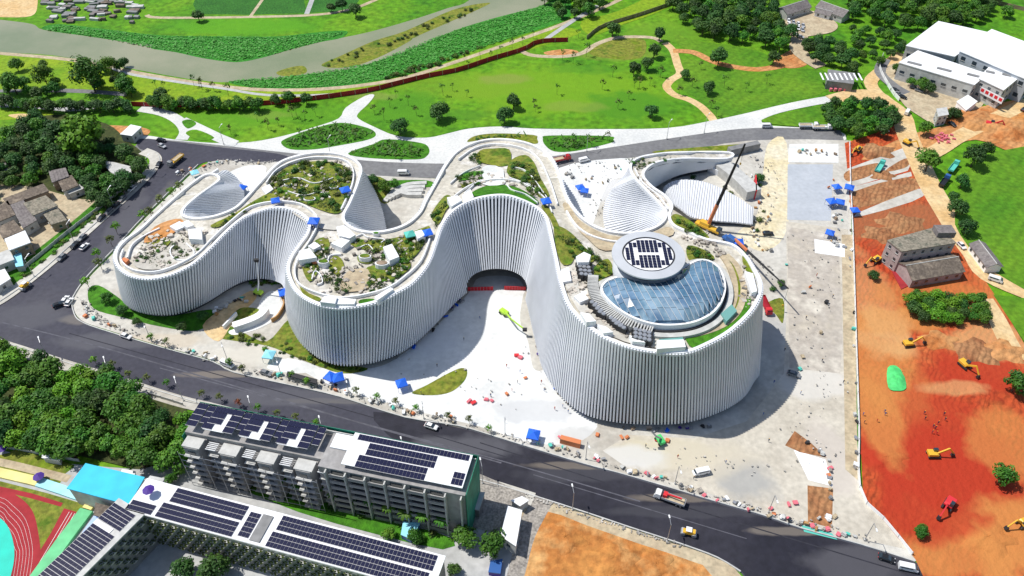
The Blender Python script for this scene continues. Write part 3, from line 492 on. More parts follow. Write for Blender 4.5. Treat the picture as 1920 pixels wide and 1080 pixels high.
# entrance passage behind the arch
A0, A1 = P(860, 505), P(1000, 505)
mb_ = MB(); mb_.prism([A0+Vector((0, 26, 0)), A1+Vector((0, 26, 0)), A1+Vector((0, 28, 0)), A0+Vector((0, 28, 0))], 0, 13); mb_.prism([A0+Vector((-2, -10, 0)), A0+Vector((2, -6, 0)), A0+Vector((0, 26, 0)), A0+Vector((-4, 26, 0))], 0, 13); mb_.prism([A1+Vector((2, -10, 0)), A1+Vector((-2, -6, 0)), A1+Vector((0, 26, 0)), A1+Vector((4, 26, 0))], 0, 13)
mpart(mb_, 'passage_wall', 'concrete_dark')
# coping, deck
def ring(d0, d1, z0, z1, m, name, rng=None):
    a = offs(TOP, -SG*d0, True); b = offs(TOP, -SG*d1, True); idx = list(rng or range(NL+1)); vs = []; fs = []; n = len(idx)
    for i in idx:
        p, q = a[i % NL], b[i % NL]; vs += [p+Vector((0, 0, z0)), p+Vector((0, 0, z1)), q+Vector((0, 0, z1)), q+Vector((0, 0, z0))]
    for j in range(n-1):
        for e in range(3): fs.append((4*j+e, 4*j+e+1, 4*j+5+e, 4*j+4+e))
    return mpart(MB().add(vs, fs), name, m)
ring(-.35, .65, -.8, .7, 'white', 'coping')
def cdt(loop, step, dz, name, m, parent=museum, zf=None):
    xs = [p.x for p in loop]; ys = [p.y for p in loop]; pl = [(p.x, p.y) for p in loop]
    vs = [Vector((p.x, p.y)) for p in loop]; n = len(vs); ed = [(i, (i+1) % n) for i in range(n)]
    x = min(xs)+step/2
    while x < max(xs):
        y = min(ys)+step/2
        while y < max(ys):
            if inside((x, y), pl): vs.append(Vector((x, y)))
            y += step
        x += step
    r = delaunay_2d_cdt(vs, ed, [], 1, 1e-4)
    zf = zf or roofZ
    me = MB(); me.add([(p.x, p.y, zf(p.x, p.y)+dz) for p in r[0]], [tuple(f) for f in r[2]])
    return mpart(me, name, m, parent, smooth=True)
mat('roof_deck', (.56, .53, .46), (.66, .64, .60), (.48, .45, .38), scale=.12, fine=.7, fs=.18)
DL = [TOP[i] for i in range(0, NL, 2)]
cdt(DL, 5, -.35, 'roof_deck', 'roof_deck')
cdt([TOP[i] for i in range(0, NL, 3)], 9, -1.6, 'ceiling', 'concrete_dark')
def drape(name, px, dz, m, n=3, step=5): return cdt([RP(p[0], p[1], dz) for p in cr(px, n)], step, dz, name, m)
def rwall(name, px, wd, h, m, n=4, z=-.3, closed=False):
    q = cr(px, n, closed); wp = [RP(p[0], p[1]) for p in q]; L = offs(wp, wd/2, closed); Rr = offs(wp, -wd/2, closed); vs = []; fs = []; n_ = len(wp)
    for a, b in zip(L, Rr): vs += [a+Vector((0, 0, z)), a+Vector((0, 0, h)), b+Vector((0, 0, h)), b+Vector((0, 0, z))]
    for j in range(n_ if closed else n_-1):
        k = (j+1) % n_
        for e in range(3): fs.append((4*j+e, 4*j+e+1, 4*k+1+e, 4*k+e))
    if not closed: fs += [(0, 3, 2, 1), (4*n_-4, 4*n_-3, 4*n_-2, 4*n_-1)]
    return mpart(MB().add(vs, fs), name, m)
GR = [([(515, 335), (540, 312), (590, 302), (640, 308), (660, 330), (650, 362), (640, 396), (615, 398), (560, 377), (510, 362)], 'grass_roof'), ([(440, 400), (470, 380), (505, 362), (520, 372), (480, 385), (450, 402), (410, 425), (395, 422)], 'grass_olive'),
      ([(566, 500), (572, 472), (592, 450), (612, 445), (618, 462), (600, 480), (596, 510), (580, 528)], 'grass_roof'), ([(650, 445), (690, 450), (740, 446), (790, 428), (806, 425), (798, 450), (780, 478), (756, 490), (735, 475), (700, 470), (664, 462)], 'grass_roof'), ([(672, 478), (690, 478), (705, 486), (690, 494), (672, 490)], 'grass_olive'), ([(625, 480), (640, 485), (645, 505), (632, 515), (615, 500)], 'grass_olive'), ([(690, 500), (730, 495), (760, 485), (770, 500), (745, 520), (705, 530), (680, 525)], 'grass_roof'), ([(562, 537), (580, 550), (600, 558), (598, 564), (575, 560)], 'grass_olive'), ([(675, 562), (700, 560), (700, 568), (675, 570)], 'grass_deep'),
      ([(808, 405), (822, 380), (838, 365), (850, 375), (835, 395), (822, 420)], 'grass_roof'), ([(876, 368), (900, 352), (930, 346), (965, 350), (990, 362), (1010, 378), (1000, 382), (970, 370), (930, 364), (895, 368)], 'grass_deep'), ([(893, 300), (900, 282), (925, 278), (955, 280), (956, 306), (930, 310)], 'grass_olive'), ([(958, 300), (985, 290), (1002, 305), (1012, 330), (1030, 365), (1015, 372), (990, 345), (965, 335), (950, 322)], 'grass_roof'), ([(856, 330), (880, 320), (905, 318), (904, 326), (870, 338)], 'grass_deep'), ([(862, 345), (880, 340), (900, 337), (895, 345), (870, 352)], 'grass_roof'),
      ([(1015, 388), (1024, 384), (1042, 410), (1050, 432), (1040, 430), (1030, 408)], 'grass_olive'), ([(1038, 430), (1052, 425), (1075, 440), (1095, 462), (1115, 480), (1108, 492), (1082, 478), (1070, 495), (1050, 490)], 'grass_roof'), ([(1115, 500), (1140, 485), (1150, 510), (1135, 520), (1118, 530)], 'grass_roof'),
      ([(1258, 418), (1262, 402), (1280, 405), (1310, 425), (1330, 445), (1318, 450), (1290, 434)], 'grass_roof'), ([(1290, 460), (1320, 468), (1340, 485), (1300, 490), (1288, 480)], 'grass_roof'), ([(1352, 478), (1372, 490), (1388, 520), (1388, 560), (1372, 590), (1352, 605), (1366, 575), (1374, 540), (1368, 510)], 'grass_olive'), ([(1285, 630), (1310, 615), (1345, 608), (1372, 598), (1392, 572), (1408, 555), (1402, 585), (1375, 612), (1340, 636), (1300, 652)], 'grass_deep'), ([(1395, 470), (1405, 490), (1415, 520), (1404, 515), (1392, 490)], 'grass_olive'), ([(275, 455), (300, 445), (320, 452), (300, 468)], 'grass_olive')]
for q, m in GR: drape('roof_lawn', q, .12, m)
for q, m in (([(1140, 440), (1200, 444), (1250, 425), (1262, 440), (1200, 458), (1135, 470), (1105, 450), (1075, 420), (1055, 385), (1065, 382), (1090, 415)], 'dirt_pale'), ([(300, 470), (340, 452), (400, 440), (380, 475), (330, 500), (270, 505), (250, 490)], 'paving_site'), ([(290, 425), (330, 410), (345, 418), (320, 440), (270, 455)], 'earth_orange'), ([(650, 510), (690, 505), (690, 540), (640, 545)], 'dirt_pale'), ([(905, 312), (940, 312), (945, 330), (945, 345), (905, 345)], 'plaza_white'), ([(545, 395), (585, 400), (640, 410), (640, 430), (590, 425)], 'paving_site'), ([(1120, 590), (1180, 620), (1240, 635), (1240, 652), (1170, 640), (1100, 600), (1062, 540), (1062, 505), (1080, 500), (1090, 560)], 'paving_site')):
    drape('roof_paving', q, .2, m)
for q, wd, h in (([(232, 470), (228, 490), (250, 508), (290, 512), (330, 500), (370, 478), (400, 448), (430, 420), (470, 390), (520, 380), (565, 385), (592, 405), (595, 425), (580, 455), (560, 485), (553, 510), (562, 535), (600, 553), (650, 560), (720, 545), (760, 520), (790, 490), (806, 450)], .5, .9), ([(840, 380), (880, 350), (930, 338), (980, 345), (1020, 372), (1035, 400)], .4, .8), ([(1062, 398), (1080, 425), (1110, 445), (1160, 456), (1220, 450)], .6, .9), ([(870, 365), (895, 343), (905, 340)], .35, .7), ([(950, 348), (960, 358), (985, 366), (1008, 382)], .35, .7), ([(955, 335), (985, 345), (1005, 352)], .35, .7), ([(845, 345), (870, 325), (900, 312)], .35, .7), ([(960, 315), (990, 325), (1025, 372)], .35, .7), ([(610, 478), (614, 490), (620, 480), (640, 478)], .3, .5), ([(585, 525), (590, 510), (600, 515), (605, 530), (595, 535)], .3, .5), ([(668, 445), (680, 440), (690, 446), (720, 450), (715, 456)], .3, .5), ([(675, 465), (690, 460), (700, 470)], .3, .5), ([(240, 485), (248, 462), (270, 445), (300, 430)], .5, .8), ([(330, 460), (320, 470), (325, 485), (350, 490), (365, 475), (350, 458)], .4, .7),
                  ([(500, 345), (520, 320), (560, 302), (600, 297), (645, 302), (662, 320), (660, 350), (640, 395)], .5, .9), ([(860, 300), (890, 280), (930, 272), (980, 280), (1010, 300), (1030, 340), (1045, 385)], .5, .9), ([(1190, 318), (1205, 345), (1235, 370), (1252, 395)], .4, .9), ([(540, 360), (570, 368), (600, 362), (620, 372)], .3, .6), ([(530, 340), (560, 335), (590, 345), (625, 335)], .3, .6)):
    rwall('garden_wall', q, wd, h, 'white')
for q in ([(1362, 478), (1382, 500), (1394, 535), (1390, 570), (1374, 596), (1345, 615), (1300, 628), (1245, 630)], [(1352, 476), (1370, 505), (1378, 540), (1372, 575), (1350, 602), (1310, 620), (1240, 624)]): rwall('roof_path', q, 2.0, .25, 'dirt_pale')
flat('skylight_teal', (.16, .36, .33), rough=.3)
# pavilions on the roof
def pav(px, h, m='white', name='pavilion', dz=0):
    base = [RP(u, v, h) for u, v in px]; z = min(p.z for p in base); mb_ = MB(); mb_.prism(base, z-h-.6, z); o = mpart(mb_, name, m); return o
for q, h in (([(630, 425), (645, 422), (666, 438), (655, 444), (636, 440)], 3.2), ([(620, 455), (640, 446), (656, 450), (640, 462)], 2.6), ([(718, 463), (735, 457), (748, 478), (730, 486)], 3.5), ([(577, 460), (590, 453), (601, 460), (588, 466)], 2.4), ([(560, 470), (580, 465), (594, 482), (560, 487)], 3), ([(777, 434), (790, 430), (797, 438), (783, 445)], 3), ([(600, 566), (608, 555), (632, 556), (628, 569)], 2.5), ([(633, 557), (668, 561), (664, 570), (630, 570)], 1.6), ([(702, 556), (732, 538), (738, 541), (707, 563)], 2), ([(838, 370), (858, 364), (866, 370), (846, 382)], 3), ([(866, 362), (882, 354), (888, 362), (870, 369)], 2.5), ([(338, 418), (352, 412), (362, 418), (350, 424)], 2.4), ([(352, 430), (376, 424), (378, 446), (354, 446)], 3.2), ([(318, 424), (336, 414), (350, 420), (330, 430)], 1.8), ([(1080, 480), (1095, 472), (1108, 478), (1104, 490), (1084, 490)], 4), ([(1052, 505), (1066, 500), (1072, 522), (1055, 525)], 2), ([(1076, 555), (1092, 548), (1104, 560), (1088, 566)], 1.5), ([(1088, 585), (1105, 588), (1118, 602), (1100, 604)], 2.6), ([(1120, 608), (1136, 612), (1150, 622), (1132, 624)], 2), ([(1396, 508), (1412, 512), (1420, 545), (1410, 548)], 2.2), ([(1180, 628), (1200, 634), (1210, 642), (1186, 640)], 2), ([(1232, 638), (1282, 636), (1286, 650), (1232, 654)], 2.6), ([(490, 352), (505, 345), (512, 352), (498, 360)], 1.4)): pav(q, h)
for q in ([(1352, 588), (1372, 570), (1382, 582), (1362, 603)], [(1236, 636), (1280, 632), (1284, 642), (1238, 646)]): pav(q, 1.8, 'skylight_teal', 'skylight')
for q in ([(562, 486), (594, 488), (592, 492), (562, 490)], [(232, 482), (242, 486), (236, 492), (228, 486)]): pav(q, 1.2, 'orange', 'timber_wall')
def oval(u, v, ru, h, m2):                           # tiered oval planters
    c = RP(u, v, h); r = ru/F*300
    mb_ = MB(); mb_.prism([c+Vector((r*math.cos(a*.524), .55*r*math.sin(a*.524), 0)) for a in range(12)], c.z-h-.5, c.z); mpart(mb_, 'planter', 'white')
    mb_ = MB(); mb_.prism([c+Vector((.8*r*math.cos(a*.524), .42*r*math.sin(a*.524), 0)) for a in range(12)], c.z, c.z+.25); mpart(mb_, 'planter_soil', m2)
oval(606, 490, 10, 2, 'grass_olive'); oval(684, 480, 11, 2, 'grass_roof'); oval(716, 493, 12, 2, 'brick_old'); oval(705, 437, 6, 1, 'grass_deep'); oval(540, 345, 8, 1, 'grass_olive'); oval(580, 372, 12, 1, 'grass_olive'); oval(625, 350, 9, 1, 'grass_roof')
flat('litter_roof', (.42, .38, .33), fine=.12, fs=.7)
# cooling units with fans
def fans(u, v, nu, nv, du, dv, eu, ev):
    for i in range(nu):
        for j in range(nv):
            c = RP(u+i*du+j*eu, v+i*dv+j*ev, 2.2); mb_ = MB(); mb_.box(c-Vector((0, 0, 1.2)), (2.0, 1.7, 2.4), -.5); o = mpart(mb_, 'cooling_unit', 'dark')
            m2 = MB(); m2.tube(c-museum.location, c-museum.location+Vector((0, 0, .25)), .75, .6, 8); f = m2.build('fan', G['steel'], o)
fans(1086, 492, 3, 4, 8, 1, 1.5, 7); fans(1110, 566, 2, 4, 7, 4, 5, 6); fans(1146, 596, 3, 3, 7, 4, 5, 5); fans(1192, 617, 4, 3, 8.5, 2, 0, 7)
flat('steel_white', (.55, .57, .6))
# glass dome: a kidney of panes between curved mullions
KD = [(1130, 545), (1136, 531), (1150, 524), (1168, 520), (1190, 527), (1216, 531), (1244, 528), (1268, 516), (1290, 499), (1315, 489), (1338, 496), (1352, 515), (1357, 540), (1350, 565), (1332, 587), (1302, 602), (1265, 608), (1225, 606), (1185, 593), (1150, 570)]
zd = 37.; KW = [P(p[0], p[1], zd) for p in cr(KD, 4)]; kp = [(p.x, p.y) for p in KW]; kc = sum(KW, Vector())/len(KW)
dome = thing('dome', None, None); dome.parent = museum; dome.location = kc-museum.location
def domez(x, y):
    d = min(((x-q[0])**2+(y-q[1])**2)**.5 for q in kp); d = min(d, 15)/15; return 4.4*math.sqrt(1-(1-d)**2)
def clampk(x, y): return (x, y) if inside((x, y), kp) else min(kp, key=lambda q: (q[0]-x)**2+(q[1]-y)**2)
x0 = min(p[0] for p in kp); x1 = max(p[0] for p in kp); y0 = min(p[1] for p in kp); y1 = max(p[1] for p in kp)
def arc(k, s):                                       # mullion k at height s (bowed lines)
    y = y0+(y1-y0)*s; return x0-8+k*2.0-(s-.5)*7+3.2*(s-.4)**2*4, y
NK = int((x1-x0+18)/2.0)
mul = MB(); npane = 0
for k in range(NK):
    seg = []
    for j in range(61):
        s = j/60; a = arc(k, s); b = arc(k+1, s)
        seg.append(inside(((a[0]+b[0])/2, a[1]), kp) or inside(a, kp) or inside(b, kp))
    j = 0
    while j < 60:
        if seg[j]:
            e = j
            while e < 60 and seg[e]: e += 1
            npn = max(1, round((e-j)/60*(y1-y0)/3.4)); 
            for q in range(npn):
                sa = (j+(e-j)*q/npn)/60; sb = (j+(e-j)*(q+1)/npn)/60; vs = []
                for kk, s in ((k+.06, sa+.002), (k+.94, sa+.002), (k+.94, sb-.002), (k+.06, sb-.002)):
                    x, y = clampk(*arc(kk, s)); vs.append(Vector((x-kc.x, y-kc.y, domez(x, y))))
                vs += [v-Vector((0, 0, .08)) for v in vs]
                pm = MB().add(vs, [(0, 1, 2, 3), (0, 4, 5, 1), (1, 5, 6, 2), (2, 6, 7, 3), (3, 7, 4, 0)]); pm.build('pane', G['dome_glass'], dome); npane += 1
            prev = None; mul = MB()
            for q in range(9):
                s = (j+(e-j)*q/8)/60; x, y = clampk(*arc(k, s)); p = Vector((x-kc.x, y-kc.y, domez(x, y)+.06))
                if prev and (p-prev).length > .05: mul.beam(prev, p, .11, .14)
                prev = p
            if mul.v: mul.build('mullion', G['steel_white'], dome)
            j = e
        j += 1
def krim(d0, d1, z0, z1, m, name):
    ar = sum(KW[i].x*KW[(i+1) % len(KW)].y-KW[(i+1) % len(KW)].x*KW[i].y for i in range(len(KW))); sg = -1 if ar > 0 else 1
    a = offs(KW, sg*d0, True); b = offs(KW, sg*d1, True); n = len(KW); vs = []; fs = []
    for p, q in zip(a, b): vs += [Vector((p.x, p.y, z0))-kc, Vector((p.x, p.y, z1))-kc, Vector((q.x, q.y, z1))-kc, Vector((q.x, q.y, z0))-kc]
    for j in range(n):
        k = (j+1) % n
        for e in range(3): fs.append((4*j+e, 4*j+e+1, 4*k+1+e, 4*k+e))
    return MB().add(vs, fs).build(name, G[m], dome)
krim(0, .7, 33, 37.3, 'white', 'dome_rim'); krim(.9, 1.5, 33, 35.4, 'dark', 'dome_gutter'); krim(1.6, 3.4, 33, 35.0, 'concrete', 'dome_kerb')
o = cdt(KW, 2.5, zd-.2, 'dome_shell', 'dome_glass', museum, domez)
# radial louvres beside the dome
m_ = MB()
lw = [RP(a[0], a[1], 1.5) for a in cr([(1112, 520), (1112, 540), (1122, 565), (1145, 590), (1180, 608), (1225, 622)], 9, False)]
for i in range(len(lw)-1):
    t = (lw[i+1]-lw[i]).normalized(); m_.box(lw[i], (.4, 3.4, 1.8), math.atan2(t.y, t.x))
mpart(m_, 'louvre_row', 'concrete', kind='stuff')
flat('ring_grey', (.5, .52, .55), rough=.5, fine=.2, fs=.06)
# solar disc on its drum
dc = P(1216, 477, 43); hp = thing('roof_disc', None, None, s=.83); hp.parent = museum; hp.location = dc-museum.location
def lathe(prof, n=48):
    mb_ = MB(); vs = [(r*math.cos(2*math.pi*k/n), r*math.sin(2*math.pi*k/n), z) for r, z in prof for k in range(n)]
    return mb_.add(vs, [(a*n+k, a*n+(k+1) % n, (a+1)*n+(k+1) % n, (a+1)*n+k) for a in range(len(prof)-1) for k in range(n)])
lathe([(9.5, -9.5), (9.5, -1.4)]).build('drum', G['dark'], hp, True); lathe([(9.6, -1.6), (13.6, -1.1), (14.2, -.5), (14.1, 0), (10.2, .35), (10.2, -.3), (9.7, -.3)]).build('outer_ring', G['ring_grey'], hp, False)
lathe([(9.7, -.3), (9.5, -.3), (9.5, .2), (0, .25)]).build('plate', G['white'], hp, False); lathe([(13.2, -8.5), (13.2, -5.2), (11.4, -4.6), (10, -4.6)]).build('collar', G['ring_grey'], hp, True); lathe([(9.75, .0), (9.75, .25), (10.15, .25), (10.15, 0)]).build('gutter_ring', G['dark'], hp)
pn = MB().box((0, 0, 0), (1.34, 1.16, .12)).mesh('solar_panel'); pn.materials.append(G['solar'])
for i in range(-6, 7):
    for j in range(-6, 7):
        x, y = i*1.62, j*1.5
        if x*x/82+y*y/76 > 1: continue
        if abs(i) == 3 and abs(j) < 3: continue
        if abs(i) < 3 and j == 0: continue
        o = link('solar_panel', pn, None, hp); o.location = (x, y, .42)
# white wing roof behind, panel by panel
U = cr([(1244, 366), (1246, 350), (1270, 338), (1310, 339), (1345, 350), (1380, 368), (1413, 390)], 8, False); Lw = cr([(1244, 366), (1256, 378), (1276, 392), (1300, 408), (1340, 414), (1380, 417), (1411, 421)], 8, False)
wing = thing('wing_roof', None, None); wing.parent = museum; wc = P(1330, 390, 4); wing.location = wc-museum.location
for i in range(len(U)-1):
    f0, f1 = i/(len(U)-1), (i+1)/(len(U)-1); vs = []
    for p, zz in ((U[i], 3+3.5*math.sin(f0*2.6)), (U[i+1], 3+3.5*math.sin(f1*2.6)), (Lw[i+1], 4.2-2.2*f1), (Lw[i], 4.2-2.2*f0)): vs.append(P(p[0], p[1], zz)-wc)
    up = .12 if i % 2 else 0
    vs = [v+Vector((0, 0, up)) for v in vs]; vs += [v-Vector((0, 0, .6)) for v in vs]
    MB().add(vs, [(3, 2, 1, 0), (0, 1, 5, 4), (1, 2, 6, 5), (2, 3, 7, 6), (3, 0, 4, 7)]).build('roof_panel', G['fin_white'], wing); MB().beam(vs[0]+Vector((0, 0, .1)), vs[3]+Vector((0, 0, .1)), .2, .3).build('rib', G['ring_grey'], wing)
m_ = MB(); lw = [P(p[0], p[1], 4.2-2.2*(i/(len(Lw)-1)))-wc for i, p in enumerate(Lw)]
for i in range(len(lw)-1):
    a, b = lw[i]-Vector((0, 0, .6)), lw[i+1]-Vector((0, 0, .6)); g = wc.z
    m_.add([a, b, (b.x, b.y+1.5, -g), (a.x, a.y+1.5, -g)], [(0, 3, 2, 1)])
m_.build('wing_wall', G['facade_back'], wing)
def gwall(px, wd, h, m='concrete', name='courtyard_wall', z=0):
    q = cr(px, 4, False); wp = [P(p[0], p[1], z) for p in q]; L = offs(wp, wd/2); Rr = offs(wp, -wd/2); mb_ = MB()
    vs = []; n_ = len(wp); fs = []
    for a, b in zip(L, Rr): vs += [a, a+Vector((0, 0, h)), b+Vector((0, 0, h)), b]
    for j in range(n_-1):
        for e in range(3): fs.append((4*j+e, 4*j+e+1, 4*j+5+e, 4*j+4+e))
    fs += [(0, 3, 2, 1), (4*n_-4, 4*n_-3, 4*n_-2, 4*n_-1)]
    return mpart(mb_.add(vs, fs), name, m)
gwall([(1218, 345), (1222, 328), (1240, 318), (1258, 312)], 1, 5); gwall([(1226, 348), (1250, 336), (1262, 322)], 4, 3, 'pad_dark'); gwall([(1262, 318), (1300, 312), (1345, 328), (1372, 340)], 2, 3, 'skin_white'); gwall([(1350, 322), (1380, 345), (1410, 375)], 7, 5, 'concrete'); gwall([(1413, 345), (1414, 375)], .5, 5, 'red')
gwall([(1365, 292), (1410, 282), (1420, 280)], 3, 4, 'concrete_dark'); gwall([(1260, 385), (1285, 405), (1322, 425), (1325, 434)], .5, 3, 'white')
for k in range(4): gwall([(722+k*6, 380-k*3), (740+k*4, 360+k*2), (765, 348+k*7), (800-k*3, 345+k*8)], 2.2, 1+k*.3, 'concrete')
gwall([(395, 395), (385, 372), (402, 352), (412, 345)], .8, 3, 'white'); gwall([(330, 400), (365, 365), (395, 340), (412, 328)], .8, 3.5, 'white', z=0)
gwall([(528, 560), (534, 575), (522, 597), (510, 605)], .5, 2, 'wood'); gwall([(440, 620), (470, 610), (490, 600), (500, 588)], 3, 3, 'white'); gwall([(420, 618), (445, 592)], .6, 2, 'white')
hd = thing('entrance_hoarding', 'red panel hoarding across the entrance arch of the museum', 'hoarding', tuple(P(930, 545)))
for a, b in (((877, 546), (925, 545)), ((945, 544), (986, 545))):
    q = [P(*a)-hd.location, P(*b)-hd.location]
    for i in range(8):
        p0 = q[0].lerp(q[1], i/8+.005); p1 = q[0].lerp(q[1], (i+1)/8-.005); MB().beam(p0+Vector((0, 0, 1.1)), p1+Vector((0, 0, 1.1)), .15, 2.0).build('panel', G['red'], hd)
m_ = MB()
for q, k in (([(250, 490), (270, 450), (330, 425), (390, 430), (370, 475), (320, 505)], 130), ([(560, 500), (575, 460), (620, 440), (700, 450), (790, 440), (760, 510), (690, 550), (600, 550)], 190), ([(1060, 500), (1085, 500), (1130, 590), (1220, 640), (1210, 650), (1110, 600), (1065, 550)], 130), ([(850, 370), (880, 345), (930, 340), (1000, 360), (990, 350), (900, 320), (855, 350)], 60), ([(1190, 310), (1215, 345), (1250, 380), (1245, 395), (1200, 345)], 60), ([(500, 355), (540, 305), (640, 300), (665, 330), (650, 360), (560, 390)], 90), ([(1395, 500), (1418, 540), (1400, 580), (1385, 560)], 40), ([(1270, 440), (1340, 455), (1370, 480), (1340, 480)], 40)):
    c = 0
    while c < k:
        u, v = R.uniform(min(a[0] for a in q), max(a[0] for a in q)), R.uniform(min(a[1] for a in q), max(a[1] for a in q))
        if not inside((u, v), q): continue
        c += 1; p = RP(u, v); s_ = R.uniform(.3, 1.1); m_.box(p+Vector((0, 0, s_*.2)), (s_*R.uniform(.6, 2), s_, s_*R.uniform(.4, 1.)), R.uniform(0, 3))
mpart(m_, 'roof_materials', 'litter_roof', kind='stuff')
print('fins', len(fins), 'panes', npane, 'len', LEN)
# ---------------- buildings ----------------
def frame(name, label, cat, A, B, group=None):       # thing whose local x runs from A to B
    d = B-A; return thing(name, label, cat, (A.x, A.y, 0), math.atan2(d.y, d.x), group), Vector((d.x, d.y)).length
def share(me, m, name, parent, locs, rz=0, s=None):
    if not me.materials: me.materials.append(G[m])
    out = []
    for l in locs:
        o = link(name, me, None, parent); o.location = l; o.rotation_euler = (0, 0, rz); out.append(o)
    return out
def solar(parent, spec, z, pw=1.0, pl=1.45, gx=1.1, gy=1.58, limit=300, tilt=.0):
    me = MB().box((0, 0, 0), (pw, pl, .08)).mesh('solar_panel'); me.materials.append(G['solar']); n = 0; rest = MB(); tr = MB()
    for x, y, nx, ny in spec:
        tr.box((x+(nx-1)*gx/2, y+(ny-1)*gy/2, z-.12), (nx*gx, ny*gy, .1))
        for i in range(nx):
            for j in range(ny):
                n += 1
                if n <= limit: o = link('solar_panel', me, None, parent); o.location = (x+i*gx, y+j*gy, z)
                else: rest.box((x+i*gx, y+j*gy, z), (pw, pl, .08))
    if rest.v: tag(rest.build('solar_panels', G['solar'], parent), kind='stuff')
    tag(tr.build('panel_rails', G['solar_frame'], parent), kind='stuff')
# apartment block
apt, L = frame('apartment_block', 'grey dormitory block under scaffolding with solar panels on its roof', 'apartment block', P(372, 757, 22), P(893, 858, 22))
MB().box((L/2+21.5, -6, 10.5), (L-43, 12, 21)).box((22.5, -4.5, 10), (45, 9, 20)).build('wall', G['apt_wall'], apt)
MB().box((L/2, -.15, 21), (L, .3, 1.2)).build('parapet', G['concrete'], apt)
sl_ = MB().box((0, 0, 0), (4.6, 1.0, .25)).mesh('balcony'); wn = MB().box((0, 0, 0), (3.6, .12, 1.9)).mesh('window'); rl = MB().box((0, 0, 0), (4.6, .1, 1.0)).mesh('railing'); wn2 = MB().box((0, 0, 0), (2.2, .12, 1.7)).mesh('window')
flat('rail_dark', (.26, .26, .27)); lw_ = []; ls_ = []; lr_ = []; lw2 = []
for f in range(7):
    z = 1.9+f*2.95
    for k in range(6): x = 48.5+k*5.8; lw_.append((x, -12.06, z)); ls_.append((x, -12.5, z-1.25)); lr_.append((x, -12.95, z-.6))
share(wn, 'glass', 'window', apt, lw_); share(sl_, 'concrete', 'balcony', apt, ls_); share(rl, 'rail_dark', 'railing', apt, lr_)
for k in range(8): MB().box((45.4+k*5.8 if k < 7 else L-1, -12.75, 10.3), (.4, 1.3, 20.6)).build('pier', G['concrete'], apt)
for b in range(4):                                   # projecting bays with slots between them
    x = 3.6+b*11.6
    MB().prism([(x-3, -9), (x+3.2, -9), (x+2.2, -13.2), (x-2.2, -13.2)], 0, 18.5).build('bay', G['apt_wall'], apt)
    MB().prism([(x+3.9, -9), (x+8, -9), (x+7.4, -11.6), (x+4.4, -11.6)], 0, 17).build('bay', G['concrete_dark'], apt)
    MB().box((x, -11.2, 18.7), (5.6, 3.6, .4)).build('bay_roof', G['concrete'], apt)
    pg = MB()
    for q in range(5): pg.box((x+5.6, -9.6-q*.6, 18), (3.2, .22, .3))
    pg.build('pergola', G['white'], apt)
    for f in range(6):
        z = 2+f*2.9; lw2.append((x, -13.27, z)); o = MB().box((x, -13.6, z-1.2), (4.8, .9, .25)).build('balcony', G['concrete'], apt)
        MB().box((x+5.9, -12, z-1.2), (3.2, .9, .22)).build('balcony', G['concrete'], apt)
share(wn2, 'glass', 'window', apt, lw2)
MB().box((L-18.5, -5.4, 22.6), (35, 11.0, .25)).build('roof_canopy', G['white'], apt); MB().box((48, -3, 21.3), (8, 5, .5)).build('roof_slab', G['white'], apt)
for k in range(7): MB().box((L-35+k*5.6, -10.4, 21.8), (.2, .2, 1.6)).build('post', G['steel'], apt)
spec = [(L-34, -1.2, 31, 1), (L-30, -5.6, 19, 2), (L-31.5, -10, 19, 2), (L-4, -9.4, 3, 2)]
for b in range(4):
    x = 1.2+b*11.6
    if b < 3: spec += [(x+5.8, -5.2, 4, 2), (x+5.8, -1.1, 6, 1), (x+5, -7.3, 3, 1)]
    spec += [(x, -7.4, 3, 4), (x+3.6, -5.6, 2, 3)]
    if b < 3:
        MB().box((x+8.2, -4.4, 22.5), (6.6, 8.2, .2)).build('roof_canopy', G['white'], apt)
        MB().box((x+2.6, -3, 20.8), (3.4, 4, 1.4)).build('stair_head', G['apt_wall'], apt)
solar(apt, spec, 22.85, .95, 1.9, 1.06, 2.1)
net = MB().box((L+.5, -6, 11.3), (.15, 13.4, 22.6)).build('safety_net', G['net_green'], apt)
MB().box((L/2+.2, .6, 11), (L, .12, 22.5)).build('safety_net', G['net_green'], apt); MB().box((-.6, -5, 9.5), (.12, 10, 19)).build('safety_net', G['net_green'], apt)
sc = MB()
for k in range(12):
    for zz in (0,): sc.tube((k*3.9, -14.4, 0), (k*3.9, -14.4, 17.5), .09, n=4)
for f in range(6): sc.tube((0, -14.4, 2+f*2.9), (43, -14.4, 2+f*2.9), .08, n=4)
tag(sc.build('scaffolding', G['steel'], apt), kind='stuff')
